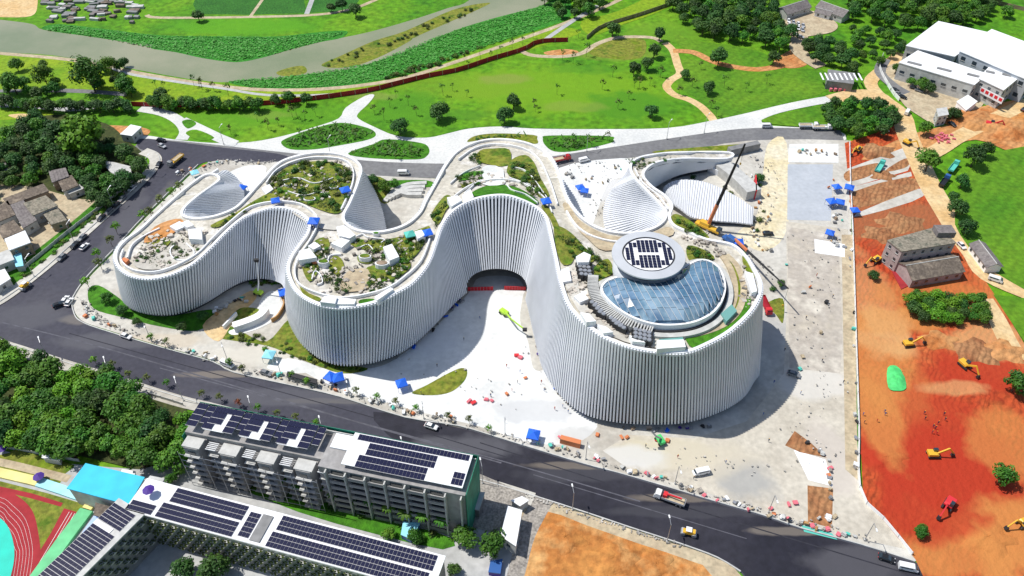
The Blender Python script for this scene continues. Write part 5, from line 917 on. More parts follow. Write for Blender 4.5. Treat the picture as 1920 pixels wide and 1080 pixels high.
SING = [(150, 243, 46, 'bright', 'very large bright green tree standing over the wood behind the village'), (822, 200, 22, 'dark', 'single round tree alone on the open park lawn'), (748, 228, 21, 'dark', 'single round tree shading the promenade junction'), (946, 210, 18, 'dark', 'nearer tree of the pair on the park lawn'), (963, 186, 16, 'dark', 'farther tree of the pair on the park lawn'), (1222, 202, 16, 'dark', 'dark tree near the curving tan path'), (1215, 115, 14, 'dark', 'dark tree beside the dry lawn'), (1190, 125, 16, 'dark', 'bushy tree below the dry lawn'), (1228, 90, 15, 'dark', 'dark tree at the head of the tan path'), (1150, 48, 17, 'dark', 'round tree below the rust brown hoarding'), (1238, 60, 14, 'dark', 'tree by the dry lawn bend'), (1350, 100, 20, 'dark', 'dark tree on the orange path'), (1330, 160, 14, 'dark', 'bushy tree on the right hand lawn'), (1285, 135, 11, 'dark', 'small dark tree between tan path and lawn'), (1453, 102, 15, 'dark', 'round tree beside the bare orange earth'), (165, 138, 40, 'wide', 'wide spreading tree on the river bank'), (80, 140, 26, 'wide', 'spreading tree beside the pale bank path'), (205, 120, 22, 'wide', 'spreading tree at the water edge'), (20, 150, 22, 'mid', 'bushy tree on the river bank lawn'), (230, 155, 20, 'mid', 'bushy tree below the wide spreading tree'), (300, 170, 14, 'dark', 'dark bush by the bank path'), (1747, 292, 27, 'mid', 'large round tree on the tan lane'), (1832, 286, 24, 'dark', 'large dark tree at the top corner of the playing field'), (1852, 276, 18, 'dark', 'dark tree beside the playing field corner'), (1808, 335, 16, 'dark', 'dark tree on the edge of the playing field'), (1800, 385, 20, 'dark', 'dark tree lining the tan lane by the field'), (1818, 418, 20, 'dark', 'dark tree lining the tan lane near the cabin'), (1790, 365, 12, 'dark', 'smaller dark tree lining the tan lane'), (1738, 235, 16, 'mid', 'leafy tree beside the pink drums'), (1790, 207, 16, 'dark', 'dark tree beside the white marquee'), (1640, 512, 12, 'dark', 'small dark tree by the red terrace'), (1885, 887, 26, 'mid', 'broad bush standing alone on the red earth'), (1730, 992, 16, 'mid', 'round bush near the white wall corner on the red earth'), (1910, 712, 26, 'mid', 'leafy tree at the edge of the red earth'), (868, 1000, 30, 'mid', 'leafy tree beside the dormitory net'), (922, 1018, 32, 'mid', 'leafy tree beside the workshop'), (728, 998, 16, 'mid', 'round tree by the dark garden wall'), (778, 1003, 18, 'mid', 'round tree with blue tarpaulin behind it'), (705, 437, 1, 'shrub', None), (1840, 155, 9, 'dark', 'small tree at the banner warehouse corner'), (320, 895, 14, 'mid', 'tree beside the plant room'), (395, 1062, 34, 'dark', 'pale flecked tree in the school courtyard'), (340, 1060, 26, 'dark', 'dark tree in the school courtyard'), (1425, 330, 12, 'dark', 'dark tree beside the white wing roof'), (355, 572, 14, 'mid', 'round tree against the museum wall by the lawn bed'), (228, 578, 13, 'dark', 'tree in the lawn bed at the museum corner'), (255, 600, 10, 'dark', 'small tree in the lawn bed'), (340, 610, 12, 'dark', 'tree at the end of the lawn bed'), (200, 555, 13, 'mid', 'tree beside the museum left end'), (380, 590, 12, 'dark', 'dark tree near the bare ground'), (370, 25, 12, 'dark', 'dark tree casting shade on the far meadow'), (665, 15, 14, 'dark', 'dark tree on the far meadow bank'), (1890, 15, 14, 'mid', 'tree by the far rust hoarding'), (640, 5, 12, 'dark', 'dark tree by the far crop field'), (620, 10, 10, 'dark', 'small dark tree by the far crop field'), (700, 335, 14, 'dark', 'leafy tree in the museum rear garden'), (720, 345, 14, 'mid', 'green tree in the museum rear garden'), (740, 342, 10, 'mid', 'small tree in the museum rear garden'), (1465, 530, 9, 'dark', 'small tree behind the museum right end'), (790, 1005, 10, 'mid', 'small tree at the garden wall end'), (850, 1065, 16, 'dark', 'dark bush at the end of the school')]
for u, v, r, k, lab in SING:
    if lab: tree_at(u, v, r, k, lab)
for i in range(26): tree_at(R.uniform(-10, 245), R.uniform(112, 172), R.uniform(9, 15), R.choice(['mid', 'dark', 'mid']), 'bushy tree on the river bank beside the car lane', 'bushy trees on the river bank')
# street and young trees
for u, v in [(185, 492), (160, 525), (205, 448), (215, 425), (180, 475), (300, 375), (320, 355), (280, 395), (335, 345), (265, 400)]: tree_at(u, v, 11, 'street', 'young leafy street tree between the side road and the museum', 'street trees along the side road')
for u, v in [(280, 630), (310, 640), (430, 678), (452, 690), (545, 700), (575, 712), (668, 732), (705, 742), (742, 750), (778, 762), (840, 778), (880, 785), (915, 802)]: tree_at(u, v, 9, 'street', 'young street tree at the kerb of the museum plaza', 'street trees along the museum plaza')
for i, (u, v) in enumerate([(376, 735), (411, 742), (447, 753), (482, 764), (518, 773), (555, 781), (590, 790), (310, 716), (275, 706), (240, 700), (210, 680), (175, 672)]): tree_at(u, v, 9, 'fire' if i == 2 else 'street', 'rust coloured street tree behind the dormitory block' if i == 2 else 'yellow green street tree on the verge behind the dormitory', None if i == 2 else 'street trees behind the dormitory')
for u, v in [(700, 200), (718, 210), (730, 190), (765, 185), (780, 205), (742, 175), (830, 165), (848, 160), (875, 172), (1002, 190), (1004, 200), (1045, 165), (1130, 155), (1160, 190), (1180, 175), (1190, 155), (1200, 150), (1150, 130), (560, 245), (600, 250), (640, 250), (665, 245), (545, 205), (570, 212), (590, 205), (480, 215), (500, 230), (520, 225), (430, 240), (700, 280), (740, 285), (770, 278), (1075, 265), (1110, 262), (1075, 258), (1140, 252), (1335, 190), (1345, 205), (1360, 150), (1400, 160), (1440, 145), (1300, 150), (1315, 120), (1085, 60), (1100, 90), (980, 75), (960, 80), (1000, 62), (940, 90), (920, 100), (900, 95), (870, 105), (290, 155), (305, 158), (360, 148), (375, 153), (398, 158), (425, 165), (555, 208), (1075, 105), (1055, 100), (1220, 150), (1240, 130), (1275, 165)]:
    tree_at(u, v, R.uniform(5, 8), 'sap', 'slender young tree planted on the park grass', 'young trees on the park grass')
for i in range(14): u = 400+i*33; tree_at(u, 868+i*9+R.uniform(-3, 3), 13, 'palm', 'slim palm tree in front of the dormitory block', 'palms in front of the dormitory')
for i in range(26): u = 450+R.uniform(0, 370); tree_at(u, 890+(u-450)*.27+R.uniform(0, 18), R.uniform(6, 12), 'shrub', 'green bush in the garden strip behind the school', 'bushes in the school garden')
for i in range(34): u = R.uniform(720, 880); tree_at(u, 120+(800-u)*.33+R.uniform(-5, 5), R.uniform(5, 8), 'shrub', 'bush in the row between reeds and red hoarding', 'bushes along the hoarding')
for i in range(60): f = R.random(); tree_at(250-f*230+R.uniform(-6, 6), 345+f*190+R.uniform(-4, 4), R.uniform(4, 7), 'shrub', 'bush on the green verge beside the pavement', 'bushes on the verge')
for i in range(36): u = R.uniform(605, 900); tree_at(u, 122-(u-605)*.38+R.uniform(-5, 7), R.uniform(3, 6), 'shrubd', 'scrubby bush on the river island', 'bushes on the river island')
for i in range(34): u = R.uniform(430, 600); tree_at(u, 620+(u-430)*.28+R.uniform(-8, 14), R.uniform(4, 8), R.choice(['shrub', 'shrubd']), 'shrub in the bed in front of the museum', 'shrubs in front of the museum')
for i in range(14): u = 470+i*5; tree_at(u, 530+R.uniform(-3, 4), R.uniform(4, 7), 'shrub', 'shrub at the foot of the museum courtyard wall', 'shrubs in the museum courtyard')
for i in range(12): u = 610+i*6.5; tree_at(u, 684+i*.6+R.uniform(-2, 3), R.uniform(3, 5), 'shrub', 'low shrub along the base of the museum lobe', 'low shrubs along the museum base')
for u, v in [(1290, 365), (1300, 330), (1280, 320), (1360, 350), (1370, 360), (1425, 345), (1432, 395), (1425, 410), (1270, 300), (1250, 300), (1235, 303), (1210, 300), (1450, 540), (1420, 430)]: tree_at(u, v, R.uniform(5, 9), 'shrubd', 'shrub in the gardens round the white wing roof', 'shrubs round the wing roof')
# roof garden shrubs
def rshrub(u, v, rpx, kind='roof', lab='shrub in the roof garden of the museum', grp='roof garden shrubs'):
    p = RP(u, v, .8); s = rpx*(p.y*CP+(CH-p.z)*SP)/F/RC[kind]; plant((p.x, p.y, p.z-.8), s, kind, lab, grp)
SCAT = [([(515, 325), (540, 308), (600, 300), (650, 310), (660, 335), (645, 395), (610, 395), (520, 368), (500, 355)], 72, 6), ([(570, 500), (580, 470), (610, 450), (615, 475), (598, 510)], 16, 5), ([(660, 448), (740, 450), (800, 430), (795, 460), (760, 500), (720, 530), (690, 525), (690, 470)], 46, 5.5), ([(1040, 440), (1080, 445), (1140, 490), (1150, 515), (1120, 525), (1075, 480)], 26, 5.5), ([(960, 300), (1000, 310), (1030, 370), (1000, 365), (960, 330)], 26, 6), ([(855, 330), (905, 320), (900, 345), (865, 350)], 12, 5), ([(1262, 405), (1310, 428), (1330, 448), (1290, 436)], 14, 5), ([(1290, 460), (1330, 472), (1340, 490), (1300, 490)], 10, 5), ([(880, 290), (900, 285), (900, 310), (880, 320)], 6, 5), ([(270, 440), (370, 440), (380, 470), (300, 500), (250, 490)], 16, 4.5), ([(400, 420), (460, 385), (500, 365), (470, 390), (410, 430)], 10, 4), ([(620, 500), (660, 540), (640, 550), (600, 520)], 10, 4.5), ([(690, 520), (760, 500), (740, 530), (690, 550)], 14, 5.5), ([(810, 400), (840, 370), (830, 400), (815, 430)], 8, 5), ([(1170, 298), (1200, 294), (1260, 296), (1215, 310), (1200, 320)], 12, 4)]
for q, m_, r in SCAT:
    c = 0
    while c < m_:
        u, v = R.uniform(min(a[0] for a in q), max(a[0] for a in q)), R.uniform(min(a[1] for a in q), max(a[1] for a in q))
        if inside((u, v), q): rshrub(u, v, r*R.uniform(.7, 1.55), 'roof'); c += 1
for pl in PRO.values():
    for pr in pl:
        if pr.name not in used:
            for c in kids(pr): bpy.data.objects.remove(c)
            bpy.data.objects.remove(pr)
rp_ = MB()                                           # low planting between the roof shrubs
for q, m_, r in SCAT:
    for _ in range(m_*48):
        u, v = R.uniform(min(a[0] for a in q), max(a[0] for a in q)), R.uniform(min(a[1] for a in q), max(a[1] for a in q))
        if not inside((u, v), q): continue
        if math.sin(u*.21+1)*math.sin(v*.33)+math.sin(u*.09-v*.14) < -.1: continue
        p = RP(u, v, .3); leaves(rp_, p-museum.location, .5, 2, .6)
mpart(MB().add([Vector(v)+museum.location for v in rp_.v], rp_.f), 'low_planting', 'leaf_roof', kind='stuff')
# reeds and ground cover: too many to count
def cover(name, label, polys, dens, h, m, wd=.5):
    mb_ = MB()
    for q in polys:
        w0 = [P(u, v) for u, v in q]; pl = [(p.x, p.y) for p in w0]; x0, x1 = min(p[0] for p in pl), max(p[0] for p in pl); y0, y1 = min(p[1] for p in pl), max(p[1] for p in pl)
        for _ in range(int((x1-x0)*(y1-y0)*dens)):
            p = (R.uniform(x0, x1), R.uniform(y0, y1))
            if not inside(p, pl): continue
            hh = h*R.uniform(.5, 1.3); a = R.uniform(0, 6.28); dx, dy = math.cos(a)*wd, math.sin(a)*wd; lx, ly = -math.sin(a)*R.uniform(1, 3.5)*hh, math.cos(a)*R.uniform(1, 3.5)*hh
            mb_.add([(p[0]-dx, p[1]-dy, .3), (p[0]+dx, p[1]+dy, .3), (p[0]+dx*.5+lx, p[1]+dy*.5+ly, hh+.3), (p[0]-dx*.5+lx, p[1]-dy*.5+ly, hh+.3)], [(0, 1, 2, 3)])
    o = mb_.build(name, G[m]); tag(o, label, 'plants', None, 'stuff'); return o
cover('reeds', 'tall green reeds along both river banks', [[(428, 153), (560, 141), (690, 120), (850, 58), (1012, 12), (1060, 0), (1060, 30), (960, 70), (850, 110), (740, 146), (600, 164), (470, 164)], [(80, 56), (110, 47), (300, 68), (520, 70), (650, 60), (600, 78), (500, 105), (430, 115), (330, 97), (284, 90), (165, 67)]], 1.2, .22, 'leaf_reed', .8)
cover('ground_cover', 'leafy ground cover in the promenade planting beds', [[(530, 268), (590, 242), (640, 232), (700, 250), (640, 270), (550, 279)], [(655, 288), (725, 263), (800, 280), (780, 297)], [(1022, 260), (1140, 257), (1080, 281), (1030, 275)], [(880, 264), (930, 252), (1000, 256), (940, 259)]], .6, .8, 'leaf_mid', .4)
print('wood trees', n)
# ---------------- vehicles, machines, site things ----------------
def wheels(t, xs, y, r, w_=.28):
    me = MB(); me.tube((0, -w_/2, 0), (0, w_/2, 0), r, n=10); m = me.mesh('wheel'); m.materials.append(G['tyre']); rm = MB(); rm.tube((0, -w_/2-.01, 0), (0, w_/2+.01, 0), r*.5, n=8); rmm = rm.mesh('rim'); rmm.materials.append(G['steel'])
    for x in xs:
        for s in (-1, 1): o = link('wheel', m, None, t); o.location = (x, s*y, r); link('rim', rmm, None, o)
def hull(prof, y0, y1=None, inset=0):                # side profile (x, z) swept across the width, narrower towards the top if inset
    mb_ = MB(); n = len(prof); zt = max(p[1] for p in prof); zb = min(p[1] for p in prof); f = lambda z: y0-inset*(z-zb)/(zt-zb)
    mb_.add([(x, -f(z), z) for x, z in prof]+[(x, f(z), z) for x, z in prof], [tuple(range(n)), tuple(range(2*n-1, n-1, -1))]+[(i, n+i, n+(i+1) % n, (i+1) % n) for i in range(n)]); return mb_
def mkcar():
    t = thing('parked_car', 'car', 'car', (0, -500, 0)); hull([(-2.2, .35), (-2.25, .8), (-1.9, .95), (1.0, .98), (2.05, .8), (2.25, .6), (2.2, .35)], .9).build('body', G['car_white'], t, bevel=.06); hull([(-2.0, .93), (-1.5, 1.42), (.3, 1.46), (1.15, .95)], .82, inset=.14).build('cabin', G['glass'], t)
    MB().box((-.55, 0, 1.47), (1.6, 1.25, .06)).build('roof', G['car_white'], t); wheels(t, (-1.35, 1.35), .82, .33)
    for s in (-1, 1): MB().box((2.2, s*.62, .68), (.1, .35, .14)).build('headlight', G['white'], t); MB().box((-2.24, s*.62, .75), (.08, .35, .16)).build('tail_light', G['red'], t)
    return t
def mkvan():
    t = thing('white_van', 'van', 'van', (0, -500, 0)); hull([(-2.6, .4), (-2.6, 2.0), (1.4, 2.05), (2.1, 1.25), (2.6, 1.05), (2.6, .4)], .95, inset=.1).build('body', G['car_white'], t, bevel=.06); MB().box((1.95, 0, 1.55), (.5, 1.5, .5), 0, Matrix.Rotation(.75, 4, 'Y')).build('windscreen', G['glass'], t)
    for s in (-1, 1): MB().box((-.6, s*.9, 1.6), (3.2, .05, .45)).build('side_window', G['glass'], t); MB().box((2.6, s*.65, .8), (.08, .35, .2)).build('headlight', G['white'], t)
    wheels(t, (-1.6, 1.6), .85, .36); return t
def mktruck(name, bed, col, load=None):
    t = thing(name, 'truck', 'truck', (0, -500, 0)); hull([(2.6, .6), (2.6, 2.7), (4.0, 2.75), (4.6, 1.9), (4.7, .6)], 1.15, inset=.05).build('cab', G[col], t, bevel=.08); MB().box((4.35, 0, 2.25), (.1, 1.9, .8), 0, Matrix.Rotation(.5, 4, 'Y')).build('windscreen', G['glass'], t); MB().box((-.9, 0, .85), (7.6, 1.0, .3)).build('chassis', G['dark'], t)
    b = MB().box((-1.2, 0, 1.15), (7.0, 2.3, .2))
    for s in (-1, 1): b.box((-1.2, s*1.15, 1.55), (7.0, .1, .8))
    b.box((-4.7, 0, 1.55), (.1, 2.3, .8)); b.build('bed', G[bed], t); wheels(t, (-3.6, -2.4, 3.6), 1.0, .5, .4)
    if load == 'crane':
        MB().box((1.4, 0, 2.0), (1.2, 1.6, 1.8)).build('crane_base', G['red'], t); MB().beam((1.4, 0, 2.8), (-3.5, .2, 3.3), .4, .5).build('crane_arm', G['red'], t)
    if load: MB().box((-1.6, 0, 1.5), (5.6, 2.0, .6)).build('load', G['dirt_pale'], t)
    return t
def mkdigger(col, label):
    t = thing('excavator', label, 'excavator', (0, -500, 0))
    for s in (-1, 1): hull([(-1.9, .15), (-2.2, .5), (-1.9, .85), (1.9, .85), (2.2, .5), (1.9, .15)], .3).build('track', G['dark'], t).location = (0, s*1.15, 0)
    hull([(-2.2, 1.0), (-2.2, 2.1), (.6, 2.0), (1.3, 1.6), (1.3, 1.0)], 1.25).build('body', G[col], t, bevel=.08); MB().box((.5, .7, 2.2), (1.5, 1.0, 1.5)).build('cab', G['glass'], t, bevel=.05)
    MB().beam((1.1, -.2, 1.6), (4.2, -.2, 4.2), .45, .6).build('boom', G[col], t); a = MB().beam((4.1, -.2, 4.3), (6.4, -.2, 1.6), .35, .45).build('arm', G[col], t); hull([(5.9, .3), (6.1, 1.4), (6.8, 1.5), (7.1, .5)], .55).build('bucket', G['dark'], t).location = (0, -.2, 0); MB().tube((2.0, -.2, 2.2), (4.1, -.2, 3.7), .1, n=5).build('ram', G['steel'], t); return t
def mkroller():
    t = thing('road_roller', 'roller', 'roller', (0, -500, 0))
    for x in (-1.6, 1.6): MB().tube((x, -1, .7), (x, 1, .7), .7, n=14).build('drum', G['steel'], t)
    MB().box((0, 0, 1.2), (3.4, 1.5, .9)).build('body', G['yellow'], t, bevel=.1); MB().box((-.1, 0, 2.5), (1.7, 1.6, .15)).build('canopy', G['white'], t); MB().box((1.2, 0, 1.8), (1.2, 1.4, .5)).build('hood', G['yellow'], t)
    for s in (-1, 1): MB().box((-.8, s*.7, 2), (.1, .1, 1)).build('post', G['dark'], t)
    return t
def put(pr, u, v, du, dv, label, group=None, mats=None, s=1):
    p = P(u, v); p.z = Z[0]; hd = head(u, v, du, dv)
    if pr.name in used: return copy_tree(pr, p, hd, s, label, group, mats)
    KID[pr.name] = [(c, kids(c)) for c in kids(pr)]; used.add(pr.name); pr.location = p; pr.rotation_euler = (0, 0, hd); pr.scale = (s, s, s); pr['label'] = label
    if group: pr['group'] = group
    for c, _ in KID[pr.name]:
        if mats and c.name.split('.')[0] in mats: c.material_slots[0].link = 'OBJECT'; c.material_slots[0].material = mats[c.name.split('.')[0]]
    return pr
car = mkcar(); van = mkvan()
def cars(lst, label, group, cols):
    for i, (u, v, du, dv) in enumerate(lst): c = G[cols[i % len(cols)]]; put(car, u, v, du, dv, label, group if len(lst) > 1 else None, {'body': c, 'roof': c})
cars([(299, 312, -6, 8), (231, 376, -9, 8), (219, 388, -9, 8), (206, 400, -9, 8), (192, 412, -9, 8), (156, 449, -9, 8), (142, 463, -9, 8), (118, 486, -9, 8)], 'dark car parked along the kerb of the side road', 'dark cars along the side road', ['car_black', 'car_grey'])
cars([(249, 357, -9, 8)], 'white car parked at the kerb below the wood', None, ['car_white']); cars([(160, 466, 9, -8)], 'white car driving up the side road', None, ['car_white']); cars([(303, 266, 10, 1)], 'black car at the top of the side road', None, ['car_black']); cars([(305, 277, 9, 4)], 'silver car turning at the top junction', None, ['car_silver'])
cars([(124, 566, 6, -9), (132, 570, 6, -8)], 'white car waiting at the junction kerb', 'white cars at the junction kerb', ['car_white']); cars([(112, 575, 8, -3)], 'black car at the main junction', None, ['car_black']); cars([(238, 634, 9, 3)], 'white car with dark windows at the plaza kerb', None, ['car_white']); cars([(809, 803, 9, 3)], 'white car driving along the main road behind the dormitory', None, ['car_white']); cars([(1660, 1050, 9, 3)], 'black car beside the white boundary wall corner', None, ['car_black'])
cars([(1478+i*9, 42+i*3, 2, 8) for i in range(4)]+[(1480+i*8, 50+i*3, 2, 8) for i in range(4)]+[(1492, 68, 8, 2), (1500, 72, 8, 2)], 'white car in the far car park by the lane', 'white cars in the far car park', ['car_white', 'car_silver'])
cars([(1677, 172, 9, 3), (1683, 179, 9, 3), (1691, 185, 9, 3), (1712, 168, 9, 3), (1722, 173, 9, 3)], 'dark car in the warehouse car park', 'dark cars in the warehouse car park', ['car_black', 'car_grey', 'car_black']); cars([(1697, 152, 9, 3), (1709, 157, 9, 3)], 'maroon car below the warehouse trees', 'maroon cars below the warehouse', ['car_red']); cars([(1765, 224, 9, 4), (1784, 236, 8, 5)], 'black car beside the site cabin', 'black cars beside the site cabin', ['car_black'])
cars([(1657, 248, 9, 0)], 'white car under the trees at the rear road end', None, ['car_white']); cars([(1801, 464, 6, 6)], 'white car parked beside the grey house', None, ['car_white']); cars([(1439, 441, 9, 0)], 'dark car on the sandy yard', None, ['car_black']); cars([(1487, 705, 9, 3), (500, 703, 9, 3)], 'grey car at the plaza edge', 'grey cars at the site edge', ['car_grey']); cars([(1918, 208, 6, -4)], 'dark car on the orange bank', None, ['car_black'])
for u, v, du, dv, lab in ((428, 687, 9, 4, 'white van at the kerb beside the stacked materials'), (1700, 1068, 9, 2, 'white van at the bottom end of the main road'), (1864, 528, 9, 3, 'white van on the lane by the playing field'), (1437, 240, 9, 0, 'white van on the rear road by the promenade'), (1700, 214, 4, -6, 'white van parked at the car park gate'), (757, 328, 9, 0, 'white van on the rear road behind the museum'), (1095, 304, 9, -2, 'white van on the rear road near the red truck'), (1313, 889, -9, 2, 'white van on the pale yard')): put(van, u, v, du, dv, lab)
put(mktruck('flatbed_truck', 'car_silver', 'car_white', 'crane'), 1254, 940, -9, -3.2, 'white flatbed truck with a red loader crane on the main road'); tip = mktruck('tipper_truck', 'yellow', 'car_grey', 'load'); put(tip, 331, 306, -9, 7, 'yellow tipper truck at the top of the side road')
tr = mktruck('box_truck', 'car_red', 'car_red', 'load'); put(tr, 1052, 304, 9, -2, 'red truck on the rear road beside the museum'); put(mktruck('site_truck', 'fence_red', 'red', None), 1434, 578, 4, 9, 'red truck behind the museum right end')
tt = mktruck('lorry', 'teal', 'teal', None); put(tt, 1648, 318, 5, -8, 'teal lorry on the concrete slab'); put(tt, 1786, 318, 7, -9, 'teal lorry under the trees by the lane'); put(mktruck('lorry', 'car_black', 'car_blue', None), 1769, 345, 7, -9, 'dark lorry beside the teal lorry')
bus = mktruck('lorry', 'white', 'car_white', 'load'); put(bus, 1540, 244, 9, 0, 'long white lorry at the end of the rear road'); put(bus, 1515, 241, 9, 0, 'second white lorry at the end of the rear road')
dg = mkdigger('yellow', 'x'); 
for u, v, du, dv, lab in ((1702, 649, 9, -1, 'yellow excavator digging on the red earth below the hedge'), (1806, 688, 7, 6, 'yellow excavator working beside the dark red earth'), (1748, 856, 9, 0, 'yellow excavator with its tracks fanned behind on the deep red earth'), (1916, 985, -9, 3, 'yellow excavator at the edge of the orange earth'), (1607, 285, -7, 6, 'yellow excavator on the brown bank near the rear road end'), (1700, 272, 6, 3, 'yellow excavator by the tan lane'), (1640, 492, -9, 5, 'yellow excavator beside the red terrace')): put(dg, u, v, du, dv, lab, s=.92)
dr = mkdigger('red', 'x'); put(dr, 1776, 950, -6, 9, 'red excavator on the deep red earth', s=1.0); put(dr, 1855, 238, 9, 2, 'red excavator on the upper orange bank')
rl_ = mkroller(); put(rl_, 1290, 1003, 9, 2, 'yellow road roller on the main road'); put(rl_, 50, 541, -9, 7, 'yellow road roller at the side road kerb')
# cranes and lifts
def crane(name, label, u, v, du, dv, tip, col, boomm, wd=1.1):
    p = P(u, v); p.z = Z[0]; t = thing(name, label, 'crane', p, 0); hd = head(u, v, du, dv); M_ = Matrix.Rotation(hd, 4, 'Z')
    def rot(o): o.rotation_euler = (0, 0, hd); return o
    rot(MB().box((0, 0, 1.4), (11, 2.6, .9)).build('chassis', G[col], t)); rot(MB().box((5, 0, 2.3), (1.8, 2.4, 1.5)).build('cab', G['glass'], t, bevel=.1)); rot(MB().box((-1.5, 0, 2.6), (4.2, 2.2, 1.6)).build('turret', G[col], t, bevel=.1))
    tw = MB(); tw.tube((0, -.2, 0), (0, .2, 0), .55, n=10); tm = tw.mesh('wheel'); tm.materials.append(G['tyre'])
    for x in (-4.2, -2.8, 2.4, 3.8):
        for s in (-1, 1): o = link('wheel', tm, None, t); o.location = M_ @ Vector((x, s*1.1, .55)); o.rotation_euler = (0, 0, hd)
    for x in (-4.8, 1):
        for s in (-1, 1): rot(MB().box((x, s*2.4, .7), (.3, 2.6, .3)).box((x, s*3.6, .3), (.6, .6, .6)).build('outrigger', G['steel'], t))
    b0 = Vector((0, 0, 3.2)); b1 = tip-p
    for k in range(4): MB().beam(b0.lerp(b1, max(0, k/4-.02)), b0.lerp(b1, (k+1)/4), wd*(1-k*.18), wd*1.15*(1-k*.18)).build('boom_section', G[boomm if k else 'orange'], t)
    MB().tube(b1, b1-Vector((0, 0, min(b1.z-3, 9))), .06, n=4).build('hoist_rope', G['black'], t); MB().box(b1-Vector((0, 0, min(b1.z-3, 9))), (.5, .4, .8)).build('hook', G['yellow'], t)
    return t
crane('mobile_crane', 'yellow mobile crane with a long black boom beside the white wing roof', 1326, 432, 9, 4, P(1397, 270, 42), 'yellow', 'black'); crane('mobile_crane', 'blue mobile crane with dark boom lowered over the yard', 1375, 462, 9, 6, P(1478, 541, 12), 'car_blue', 'dark', .8)
def lift(label, u, v, du, dv, mid, tip, m='lift_green', arm='white'):
    p = P(u, v); p.z = Z[0]; t = thing('boom_lift', label, 'boom lift', p, 0); hd = head(u, v, du, dv); o = MB().box((0, 0, 1.1), (3.4, 2.0, 1.1)).build('base', G[m], t, bevel=.1); o.rotation_euler = (0, 0, hd)
    M_ = Matrix.Rotation(hd, 4, 'Z'); tw = MB(); tw.tube((0, -.2, 0), (0, .2, 0), .5, n=10); tm = tw.mesh('wheel'); tm.materials.append(G['tyre'])
    for x in (-1.2, 1.2):
        for s in (-1, 1): w_ = link('wheel', tm, None, t); w_.location = M_ @ Vector((x, s*1.0, .5)); w_.rotation_euler = (0, 0, hd)
    a, b, c = Vector((0, 0, 1.8)), mid-p, tip-p; MB().beam(a, b, .5, .5).build('lower_boom', G[arm], t); MB().beam(b, c, .4, .4).build('upper_boom', G[arm], t); MB().box(c, (1.6, 1.0, 1.1)).build('basket', G['dark'], t)
lift('green boom lift with its white arm raised in the museum courtyard', 486, 553, 9, 3, P(485, 530, 6), P(481, 488, 17)); lift('green boom lift with its arm lowered on the white plaza', 945, 590, 9, 6, P(958, 598, 5), P(984, 618, 3.5), 'lift_green', 'lift_green'); lift('small green crane lift in front of the museum tower', 1237, 830, 4, 6, P(1230, 818, 5), P(1217, 803, 9), 'green_net', 'concrete')
# tents
def mktent():
    t = thing('canopy_tent', 'tent', 'tent', (0, -500, 0)); h = 2.3
    MB().add([(-1.6, -1.6, h), (1.6, -1.6, h), (1.6, 1.6, h), (-1.6, 1.6, h), (0, 0, h+1.0), (-1.6, -1.6, h-.35), (1.6, -1.6, h-.35), (1.6, 1.6, h-.35), (-1.6, 1.6, h-.35)], [(0, 1, 4), (1, 2, 4), (2, 3, 4), (3, 0, 4), (0, 5, 6, 1), (1, 6, 7, 2), (2, 7, 8, 3), (3, 8, 5, 0)]).build('canopy', G['blue_tent'], t)
    for x in (-1.5, 1.5):
        for y in (-1.5, 1.5): MB().box((x, y, h/2), (.1, .1, h)).build('leg', G['steel'], t)
    return t
tent = mktent(); KID[tent.name] = [(c, kids(c)) for c in kids(tent)]
TL = [(516, 374, 1, 'blue canopy tent on the museum roof walkway behind the hairpin wall'), (588, 414, 1, 'blue canopy tent at the right end of the hairpin wall rim'), (453, 354, 0, 'blue canopy tent beside the ribbed leaf wall'), (365, 324, 0, 'pale blue canopy tent beside the curling white wall'), (647, 355, 1, 'violet blue canopy tent on the rear lobe walkway'), (1024, 376, 1, 'blue canopy tent above the entrance recess'), (801, 435, 1, 'blue canopy tent beside a white roof hut'), (768, 438, 1, 'green and blue tent beside the roof notch'), (753, 720, 0, 'blue canopy tent beside the plaza lawn'), (505, 667, 0, 'blue canopy tent on the pale pavement before the museum bed'), (1000, 817, 0, 'blue canopy tent on the plaza near the kerb'), (533, 550, 0, 'blue canopy tent in the museum courtyard'), (1569, 351, 0, 'blue canopy tent on the grey concrete pad'), (1592, 353, 0, 'blue canopy tent across the white wall from the grey pad'), (1559, 379, 0, 'left tent of the blue pair on the pad edge'), (1575, 380, 0, 'right tent of the blue pair on the pad edge'), (1603, 395, 0, 'blue canopy tent by the curved concrete slab'), (1556, 437, 0, 'blue canopy tent beside the white slab'), (620, 708, 0, 'left half of the joined blue tent at the plaza kerb'), (634, 710, 0, 'right half of the joined blue tent at the plaza kerb'), (1088, 352, 0, 'left half of the big blue tent behind the museum'), (1096, 358, 0, 'right half of the big blue tent behind the museum'), (1385, 455, 0, 'blue tarpaulin tent beside the blue crane'), (220, 905, 9, None)]
for i, (u, v, r, lab) in enumerate(TL):
    if not lab: continue
    p = RP(u, v, 2.5)-Vector((0, 0, 2.6)) if r else P(u, v, 2.5)-Vector((0, 0, 2.5-Z[0]))
    mm = {'canopy': G['teal'] if 'green' in lab else (G['cyan_light'] if 'pale' in lab else (G['blue_tent'] if 'violet' in lab else G['blue_tent']))}
    if i == 0:
        tent.location = p; tent['label'] = lab; tent.rotation_euler = (0, 0, .3)
    else: copy_tree(tent, p, R.uniform(-.6, .6), R.uniform(1.05, 1.25), lab, None, mm)
